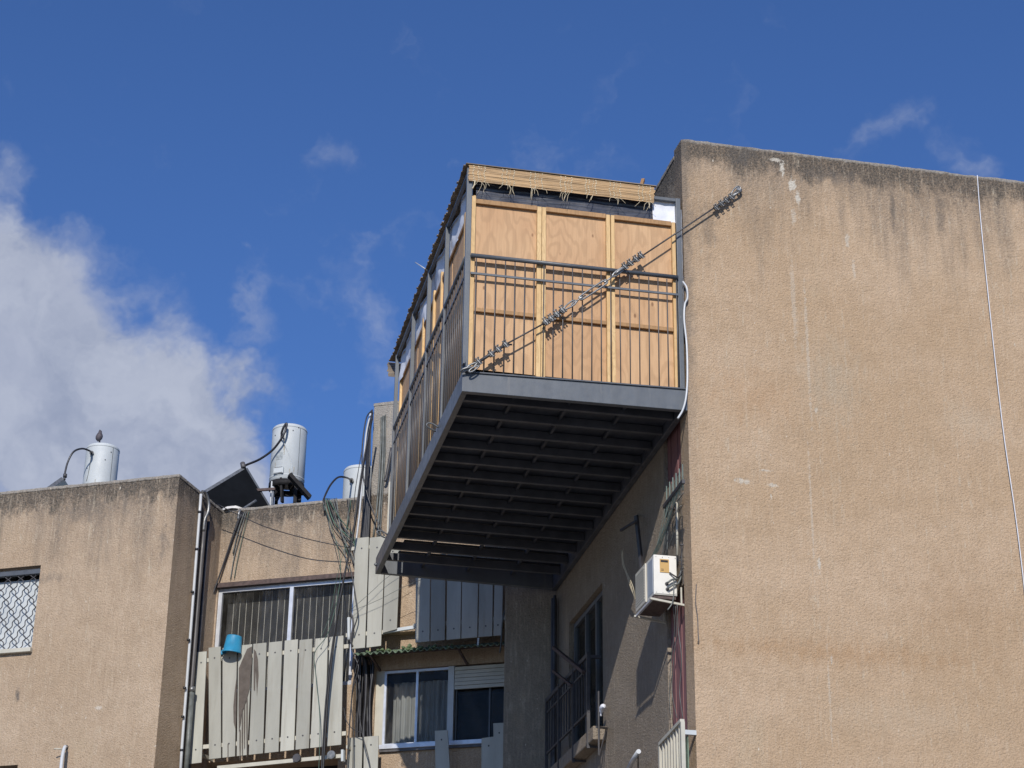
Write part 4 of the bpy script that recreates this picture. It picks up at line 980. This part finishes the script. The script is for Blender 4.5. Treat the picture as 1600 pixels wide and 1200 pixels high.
# green corrugated awning
rnd0 = random.Random(5)
aw = thing('corrugated_awning', b2(3.3, .2, 9.4), 'mossy green corrugated awning over the lower window', 'awning')
mb = MB(); ua, ub_ = uvz(B(552, 1022, .42))[0], 4.7; zf = uvz(B(600, 1019, .42))[2]; n_ = 240; rows_ = []
for i in range(n_+1):
    u = ua+(ub_-ua)*i/n_; wv = .016*math.sin(2*math.pi*u/.080)
    rows_.append((b2(u, .42+.004*random.random(), zf+wv-.0), b2(u, .01, zf+.14+wv), b2(u, .42, zf+wv-.006), b2(u, .01, zf+.134+wv)))
for i in range(n_):
    a_, b_ = rows_[i], rows_[i+1]
    mb.add([a_[0], b_[0], b_[1], a_[1]], [(0, 1, 2, 3)], True); mb.add([a_[2], a_[3], b_[3], b_[2]], [(0, 1, 2, 3)], True); mb.add([a_[0], a_[2], b_[2], b_[0]], [(0, 1, 2, 3)])
mb.build('sheet', M['moss'], aw, recalc=False)
mo = MB()
for k in range(60):
    q = b2(ua+.35+rnd0.gauss(.35, .22), .40-abs(rnd0.gauss(0, .05)), zf+.02+abs(rnd0.gauss(0, .02))); r_ = rnd0.uniform(.012, .03); mo.lathe(q-Z*r_*.6, [(r_*.5, 0), (r_, r_*.4), (r_*.8, r_), (r_*.3, r_*1.4)], 7)
mo.build('moss', M['mossg'], aw, kind='stuff')
MB().bar(b2(ua+.1, .3, zf+.02), b2(4.6, .3, zf+.02), .03, .03).build('batten', M['rust'], aw)
for u in (ua+.2, 3.4, 4.4): MB().bar(b2(u, .0, zf-.1), b2(u, .36, zf-.01), .025, .025).build('bracket', M['rust'], aw)

# blue pail hung upside down on the screen
pc = B(362, 1021, V1+.06); ax = (Z*1.+X2*.10).normalized()
bk = thing('blue_bucket', pc, 'bright blue plastic pail upside down over the top of the board screen', 'bucket')
MB().lathe(pc, [(.117, 0), (.121, .004), (.121, .016), (.113, .018), (.096, .208), (.092, .217), (.082, .220), (0.001, .220)], 32, ax, cap=False).build('pail', M['blue'], bk, recalc=True)
MB().tube(spline([pc+X2*-.115+Z*.015, pc+X2*-.133+Z*.0, pc+X2*-.138+Z*.03, pc+X2*-.115+Z*.05], 4), .012, 8).build('handle_lug', M['blue'], bk)

# ------------------------------------------------------------------ roof: tanks, collectors, bird
def tank(base, r, h, label, group='solar water tanks on the roof', stand=True):
    t_ = thing('water_tank', base, label, 'water tank', group)
    MB().lathe(base, [(r*.9, 0), (r, .03), (r, h-.05), (r*.985, h-.02), (r*.93, h-.005), (r*.4, h+.02), (.001, h+.025)], 40, cap=False).lathe(base, [(.001, 0), (r*.9, 0)], 40, cap=False).build('shell', M['white'], t_)
    MB().lathe(base+Z*(h-.055), [(r+.004, 0), (r+.006, .008), (r+.004, .016)], 40, cap=False).build('hoop', M['white'], t_, recalc=False)
    MB().lathe(base+Z*.05, [(r+.004, 0), (r+.006, .008), (r+.004, .016)], 40, cap=False).build('hoop', M['white'], t_, recalc=False)
    f = (CP-base); f.z = 0; f.normalize(); s_ = f.cross(Z)
    q = base+f*r-s_*0+Z*h*.1
    fd = (f*math.cos(.45)-s_*-math.sin(.45)*-1).normalized()
    for dx in (.5,):
        d = (f*math.cos(dx)+s_*math.sin(-dx)*-1).normalized(); c = base+d*(r+.004)+Z*(h*.08); tn = d.cross(Z)
        MB().obox(c-tn*.075, tn*.15, d*.02, Z*.10).build('service_cover', M['white'], t_, bevel=.006)
        MB().obox(c-tn*.065+Z*.008+d*.0205, tn*.13, d*.003, Z*.005).obox(c-tn*.065+Z*.088+d*.0205, tn*.13, d*.003, Z*.005).build('cover_rim', M['pipe'], t_)
    return t_, f, s_
def arc(t_, c, r, a0, a1, z0, z1, mat, name, n=10):
    mb = MB(); k = 0
    for i in range(n+1):
        a_ = a0+(a1-a0)*i/n; mb.v += [c+Vector((math.cos(a_)*r, math.sin(a_)*r, z0)), c+Vector((math.cos(a_)*r, math.sin(a_)*r, z1))]
    for i in range(n): mb.f.append([2*i, 2*i+2, 2*i+3, 2*i+1]); mb.sm.append(True)
    return mb.build(name, mat, t_, recalc=False)
def dress(t_, c, r, h, f, az):
    a0 = math.atan2(f.y, f.x)
    arc(t_, c, r+.0025, a0+az, a0+az+.42, h*.34, h*.47, M['sticker'], 'label')
    arc(t_, c, r+.002, a0+.62, a0+.65, .06, h-.06, M['gcable'], 'seam', 2)
    for k, (da, z0, z1) in enumerate([(-.30, .50, .70), (-.27, .42, .66), (.35, .12, .22), (-.8, .10, .3), (.1, .09, .17)]):
        arc(t_, c, r+.0015+.0004*k, a0+da, a0+da+.035, h*z0, h*z1, M['ruststain'], 'rust_streak', 2)
    for (da, zz) in ((.18, .86), (-.95, .8), (.5, .93)):
        d = Vector((math.cos(a0+da), math.sin(a0+da), 0)); MB().lathe(c+d*r+Z*h*zz, [(.008, 0), (.008, .006)], 8, d).build('bolt_head', M['iron'], t_)
def fitting(t_, p, d): MB().lathe(p, [(.022, 0), (.022, .03), (.03, .03), (.03, .05)], 10, d).build('pipe_fitting', M['iron'], t_)
# left tank
tb = B(152, 790, -1.6); R1 = .238
c1 = Vector(tb); zt1 = B(152, 701, -1.6).z
t1, f1, s1 = tank(Vector((c1.x, c1.y, 10.46)), R1, zt1-10.46, 'white cylindrical water tank at far left with a bird on it')
mb = MB()
for k in range(3):
    a_ = k*2.1+.3; p = Vector((c1.x+.2*math.cos(a_), c1.y+.2*math.sin(a_), 9.877)); mb = MB().bar(p, p+Z*.60, .03, .03); mb.build('leg', M['iron'], t1)
# find point on tank surface seen at pixel
def on_cyl(x, y, c, r):
    d = ray(x, y); ox, oy = CP.x-c.x, CP.y-c.y; A_ = d.x**2+d.y**2; B_ = 2*(ox*d.x+oy*d.y); C_ = ox*ox+oy*oy-r*r
    disc = B_*B_-4*A_*C_
    tt = (-B_-math.sqrt(max(disc, 0)))/(2*A_); return CP+d*tt
dress(t1, Vector((c1.x, c1.y, 10.46)), R1, zt1-10.46, f1, -.1)
p = on_cyl(143, 709, c1, R1); fitting(t1, p, f1)
pe = p+f1*.05
col1 = B(101, 750, -.9)
MB().tube(spline([pe, B(139, 704, -1.2), B(128, 701, -1.1), B(115, 706, -1.0), B(106, 722, -.95), B(101, 742, -.9), col1], 6), .014, 8).build('connecting_hose', M['black'], label='black arched hose from the leftmost tank to its small collector', category='hose')
MB().tube([pe-Z*.02, pe-Z*.05-f1*.02, on_cyl(138, 740, c1, R1)+f1*.004, on_cyl(135, 752, c1, R1)+f1*.004], .004, 5).build('thin_wire', M['gcable'], t1)
# bird
tt1 = Vector((c1.x-.02, c1.y-.05, zt1+.02))
bb = B(153.5, 689, -1.55); bt_ = B(154.5, 672, -1.55)
hgt = (bt_-bb).length
bm_ = MB(); k0 = 0
o_ = Vector(bb)
prof = [(.0, .012), (.012, .030), (.035, .043), (.065, .046), (.09, .038), (.112, .026), (.128, .0225), (.142, .019), (.152, .006)]
rings = []
for (hh, rr) in prof:
    hh *= 1.12; rr *= 1.12
    lean = .02*math.sin(hh*8); ring = []
    for j in range(14):
        a_ = 2*math.pi*j/14; ring.append(o_+X2*(rr*math.cos(a_)+lean*.6)-Y2*(rr*1.0*math.sin(a_)-lean*.5)+Z*hh)
    rings.append(ring)
k = 0
for ring in rings: bm_.v += ring
for i in range(len(rings)-1):
    for j in range(14): bm_.f.append([i*14+j, i*14+(j+1) % 14, (i+1)*14+(j+1) % 14, (i+1)*14+j]); bm_.sm.append(True)
bm_.f.append(list(range(14))[::-1]); bm_.sm.append(False); bm_.f.append([(len(rings)-1)*14+j for j in range(14)]); bm_.sm.append(False)
bird = bm_.build('pigeon', M['bird'], label='small dark grey pigeon perched upright on the leftmost white tank', category='bird')
MB().add([b2(*a_) for a_ in []]+[o_-X2*.015+Y2*.03+Z*.02, o_+X2*.015+Y2*.03+Z*.02, o_+X2*.012+Y2*.06-Z*.035, o_-X2*.012+Y2*.06-Z*.035, o_-X2*.01+Y2*.05-Z*.035, o_+X2*.01+Y2*.05-Z*.035], [(0, 1, 2, 3), (0, 4, 5, 1), (3, 2, 5, 4)]).build('tail', M['bird'], bird)
MB().lathe(o_+Z*.163+X2*.012-Y2*.015, [(.006, 0), (.001, .022)], 8, (X2-Y2*.6+Z*.2)).build('beak', M['beak'], bird)
for k in (-1, 1): MB().tube([o_+X2*.012*k+Z*.008, o_+X2*.012*k-Z*.012], .003, 5).build('leg', M['beak'], bird)

# small left collector
def slab(A_, B_, C_, th, nm='absorber'):
    D_ = A_+(C_-B_); n_ = (B_-A_).cross(C_-B_).normalized()
    return [A_, B_, C_, D_], n_
t_ = thing('solar_collector', B(90, 765, -.9), 'small grey framed solar collector tip beside the leftmost tank', 'solar collector')
A_, B_, C_ = B(60, 778, -.5), B(101, 749, -.9), B(108, 760, -1.25)
q, n_ = slab(A_, B_, C_, .06)
MB().prism(q, n_*.06 if n_.z > 0 else -n_*.06).build('frame', M['galv'], t_, bevel=.004)
MB().tube([B_+Z*.03, B_+Z*.08], .028, 10).build('pipe_cap', M['iron'], t_)

# middle tank on black stand
c2c = B(448.5, 745, -1.3); zt2 = B(448, 671, -1.3).z; zb2 = B(448, 757, -1.3).z; R2 = .24
c2c = Vector((c2c.x, c2c.y, zb2))
t2, f2, s2 = tank(c2c, R2, zt2-zb2, 'white cylindrical water tank on a rusty black stand above the dark collector')
st = MB(); st.lathe(c2c-Z*.09, [(R2*.98, 0), (R2*1.02, .0), (R2*1.02, .088), (R2*.98, .088)], 30, cap=False); st.build('stand_ring', M['soot'], t2)
for k in range(4):
    a_ = .5+k*math.pi/2; p = c2c+Vector((R2*.95*math.cos(a_), R2*.95*math.sin(a_), -.02))
    MB().bar(p, Vector((p.x, p.y, 9.877)), .045, .045).build('leg', M['soot'] if k != 2 else M['pvc'], t2)
    MB().prism([p, p+Z*-.22, p+Z*-.02+(c2c-p).normalized()*.2], Z.cross(p-c2c).normalized()*.02).build('gusset', M['soot'], t2)
MB().bar(B(452, 742, -.95), B(484, 778, -1.1), .12, .05).build('tilted_beam', M['soot'], t2)
MB().bar(B(400, 766, -1.0), B(430, 764, -1.0), .03, .035).build('brace', M['rust'], t2)
MB().bar(B(425, 775, -1.2), B(475, 772, -1.5), .03, .03).bar(B(440, 745, -1.1), B(441, 785, -1.1), .06, .03).build('brace', M['soot'], t2)
MB().bar(B(427, 765, -1.02), B(425, 796, -1.02), .035, .03).build('prop', M['galv'], t2)
dress(t2, c2c, R2, zt2-zb2, f2, -.75)
p = on_cyl(441, 684, c2c, R2); fitting(t2, p, f2)
pe = p+f2*.05
MB().tube(spline([pe, B(440, 677, -1.0), B(443, 668, -.98), B(447, 662, -.98), B(448, 664, -.98), B(445, 675, -.95), B(438, 688, -.95), B(425, 704, -.98), B(405, 718, -1.0), B(384, 727, -1.05), B(381, 732, -1.08)], 6), .016, 8).build('connecting_hose', M['black'], label='black looping hose from the tank on the stand to the dark collector', category='hose')
MB().tube(spline([pe-Z*.03, on_cyl(447, 700, c2c, R2)+f2*.005, on_cyl(454, 718, c2c, R2)+f2*.005, on_cyl(457, 740, c2c, R2)+f2*.005], 6), .007, 6).build('hose', M['white'], t2)
mb = MB()
for k in range(9): mb.obox(c2c+s2*(R2-.004)*(1)+Z*(.1+.075*k)+f2*.01, f2*.02, s2*.014, Z*.03)
# big dark collector
t_ = thing('solar_collector', B(370, 770, -.8), 'large tilted dark solar collector with pale frame edge left of the middle tank', 'solar collector')
A_, B_, C_ = B(318, 772, -.45), B(384, 732, -1.0), B(424, 798, -1.0)
q, n_ = slab(A_, B_, C_, .07)
if n_.z < 0: n_ = -n_
toc = (CP-A_).normalized(); nn = n_ if n_.dot(toc) < 0 else -n_
MB().prism([x+nn*.0 for x in q], nn*.03).build('absorber', M['absorber'], t_)
t_ab = (B_-A_).normalized(); t_bc = (C_-B_).normalized()
MB().obox(A_-t_bc*.045, B_-A_, t_bc*.044, nn*.07).build('frame_edge', M['galv'], t_)
MB().obox(B_+t_ab*.002, t_ab*.03, C_-B_, nn*.06).build('frame_edge', M['steel2'], t_)
MB().tube([B_-t_ab*.03-t_bc*.02, B_-t_ab*.0-t_bc*.10], .035, 10).build('pipe_cap', M['pipe'], t_)
pipe('pale_pipe', [B(400, 782, -.2), B(380, 795, -.05), B(374, 800, .04), B(372, 812, .04)], .017, M['galv'], 'short pale pipe sloping over the parapet below the dark collector')
mb = MB(); q0 = b2(*uvz(B(366, 797, -.1)))
mb.lathe(Vector((q0.x, q0.y, B2T-.005)), [(.16, 0), (.15, .03), (.09, .055), (.03, .065), (.001, .066)], 14, cap=False); o = mb.build('crumpled_bag', M['tarp'], label='crumpled white bag lying on the parapet under the dark collector', category='bag')
for v_ in o.data.vertices: v_.co += Vector((noise.noise(v_.co*14)*.03, noise.noise(v_.co*14+Vector((3, 3, 3)))*.03, abs(noise.noise(v_.co*11))*.02))
# third tank
c3 = B(562, 800, -1.2); zt3 = B(560, 735, -1.2).z
t3, f3, s3 = tank(Vector((c3.x, c3.y, 10.28)), .24, zt3-10.28, 'white water tank half hidden behind the stair tower and its cables')
for k in range(3):
    a_ = k*2.1; p = Vector((c3.x+.2*math.cos(a_), c3.y+.2*math.sin(a_), 9.877)); MB().bar(p, p+Z*.46, .03, .03).build('leg', M['iron'], t3)
p = on_cyl(549, 752, c3, .24); fitting(t3, p, f3); pe = p+f3*.05
MB().tube(spline([pe, B(540, 746, -.6), B(528, 746, -.4), B(517, 757, -.25), B(509, 772, -.1), B(506, 782, .04), B(507, 800, .05)], 6), .013, 8).build('connecting_hose', M['black'], label='black arched hose dropping from the half hidden tank over the parapet', category='hose')

# ------------------------------------------------------------------ cables
def cable_bundle(name, label, lines, cat='cables', group=None):
    if name == 'cable_bundle': group = 'cable bundles on the rear facade'
    t_ = thing(name, B(lines[0][0][0][0], lines[0][0][0][1], .05), label, cat, group)
    for (pts, v, r, mt) in lines:
        P = [B(x, y, v if not isinstance(v, list) else v[i]) for i, (x, y) in enumerate(pts)]
        MB().tube(spline(P, 6), r, 6).build('cable', M[mt], t_)
    return t_
rnd = random.Random(3)
L = []
for k in range(13):
    x0 = 505+k*2.6+(14 if k > 8 else 0); xe = 543+rnd.uniform(-2, 14); ye = 800+rnd.uniform(30, 80); sag = rnd.uniform(.25, .6)
    xm = x0+(xe-x0)*.35+rnd.uniform(-3, 3); ym = 780+(ye-780)*.5+rnd.uniform(-6, 6)
    L.append(([(x0, 779), (x0+.5, 784), (xm, ym), (xe-3, ye-8), (xe+3, ye+18)], [-.1, .03, .05+.01*(k % 5), .06, .06], rnd.choice([.0055, .007, .009]), rnd.choice(['black', 'gcable', 'black', 'green', 'gcable'])))
cable_bundle('cable_bundle', 'fan of black and green cables draped over the parapet left of the stair tower', L)
L = []
for k in range(9):
    x0 = 576+rnd.uniform(-2, 3); L.append(([(582, 640+k*2), (577+k*.3, 656+2*k), (572+k*.8, 720), (569+k*1.1, 790), (563+k*1.5, 860)], [.16+.01*k]*5, rnd.choice([.008, .011, .006]), 'black'))
L.append(([(581, 641), (572, 655), (566, 700), (567, 740), (576, 780), (590, 815), (602, 840)], .3, .009, 'black'))
L.append(([(579, 646), (572, 680), (567, 740), (562, 800), (556, 850)], .24, .012, 'pvc'))
L.append(([(596, 652), (595, 700), (590, 780), (583, 842)], .14, .012, 'gcable'))
L.append(([(599, 650), (598, 720), (594, 780), (590, 842)], .15, .016, 'gcable'))
L.append(([(602, 648), (601, 720), (597, 780), (594, 842)], .14, .009, 'gcable'))
L.append(([(566, 700), (556, 760), (552, 800)], .2, .005, 'black'))
cable_bundle('cable_bundle', 'black cables and one white tube down the left edge of the stair tower', L)
L = [([(582, 645), (566, 740), (553, 830), (538, 900), (524, 985), (512, 1090), (505, 1200), (503, 1230)], .58, .013, 'black'),
     ([(580, 655), (563, 750), (551, 840), (537, 905), (522, 990), (509, 1095), (501, 1230)], .6, .009, 'black'),
     ([(545, 880), (551, 905), (556, 935), (559, 960), (552, 985)], .5, .008, 'black')]
cable_bundle('cable_bundle', 'heavy black cable pair crossing diagonally in front of the blind window and board screen', L)
L = [([(388, 797), (378, 804), (370, 822), (350, 880), (332, 930), (312, 990), (306, 1040), (300, 1100), (293, 1230)], [-.1, .03, .04, .05, .08, .12, .16, .2, .22], .012, 'black'),
     ([(384, 797), (376, 803), (366, 830), (346, 890), (326, 946), (309, 1000), (303, 1100), (296, 1230)], [-.1, .03, .05, .06, .09, .12, .16, .2], .009, 'black'),
     ([(390, 797), (384, 803), (374, 840), (366, 870), (360, 905)], [-.1, .03, .03, .03, .03], .006, 'gcable'),
     ([(392, 797), (388, 803), (380, 835), (371, 875), (366, 903)], [-.1, .03, .03, .03, .03], .0045, 'green'),
     ([(386, 797), (381, 803), (372, 830), (364, 865)], [-.1, .03, .03, .03], .008, 'gcable')]
cable_bundle('cable_bundle', 'cables tied at the parapet under the dark collector and slanting down to the corner pipes', L)
L = [([(340, 788), (380, 808), (420, 825), (480, 842), (545, 856)], [.35, .30, .28, .28, .2], .006, 'black')]
cable_bundle('telephone_wire', 'thin black cable strung level across the sunlit recessed wall', L, 'cable')
L = []
for k in range(9):
    x0 = 556+k*3.0; L.append(([(560+k*.8, 1022), (x0+rnd.uniform(-3, 3), 1035), (x0+rnd.uniform(-2, 2), 1090), (x0+rnd.uniform(-2, 2)-1, 1150), (x0+4, 1230)], .10+.02*(k % 3), rnd.choice([.008, .014, .02]), 'black'))
L.append(([(553, 985), (549, 1010), (556, 1030), (560, 1045), (552, 1075), (548, 1110), (545, 1150), (540, 1230)], .42, .008, 'black'))
L.append(([(560, 1030), (553, 1060), (549, 1100), (552, 1140), (551, 1230)], .44, .006, 'black'))
L.append(([(537, 1105), (541, 1125), (550, 1138), (566, 1146)], .4, .005, 'black'))
L.append(([(562, 1060), (561, 1110), (567, 1150), (576, 1185), (584, 1230)], .44, .006, 'black'))
cable_bundle('cable_bundle', 'dark tangle of cables and pipes falling from the green awning beside the lower window', L)
L = [([(504, 782), (520, 830), (532, 880), (528, 930), (512, 990), (492, 1020), (494, 1060), (500, 1130), (497, 1230)], [.04, .2, .4, .55, .58, .58, .58, .58, .58], .0045, 'green'),
     ([(540, 850), (526, 905), (516, 960), (500, 1000)], .56, .003, 'green')]
cable_bundle('green_cord', 'slim green cord trailing down over the right part of the board screen', L, 'cord')
L = [([(549, 952), (580, 925), (604, 903), (640, 880)], .5, .0028, 'gcable'), ([(549, 955), (590, 938), (625, 920), (660, 905)], .5, .0028, 'gcable')]
cable_bundle('string', 'two thin grey cords slanting over the tall sunlit boards', L, 'cord')
L = [([(548, 955), (552, 975), (548, 1000), (551, 1010)], .40, .012, 'iron'), ([(545, 965), (545, 1000)], .40, .022, 'white'), ([(552, 968), (553, 1008)], .38, .014, 'pvc')]
cable_bundle('pulley_fitting', 'small white and black pulley fitting at the right end of the blind window', L, 'pulley')
L = [([(803, 905), (797, 935), (786, 965), (783, 1005), (781, 1020)], .52, .009, 'gcable')]
cable_bundle('grey_hose', 'grey hose dangling beside the shaded boards under the balcony', L, 'hose')
pipe('tower_pipe', [B(612, 700, .2), B(604, 745, .2), B(601, 752, .2)], .02, M['iron'], 'short dark pipe elbow at the right side of the stair tower')
MB().obox(B(604, 842, .16), X2*.09, Y2*.05, Z*(B(604, 753, .16).z-B(604, 842, .16).z)).build('white_board', M['cream'], label='narrow upright white board between the stair tower and the balcony rail', category='board')
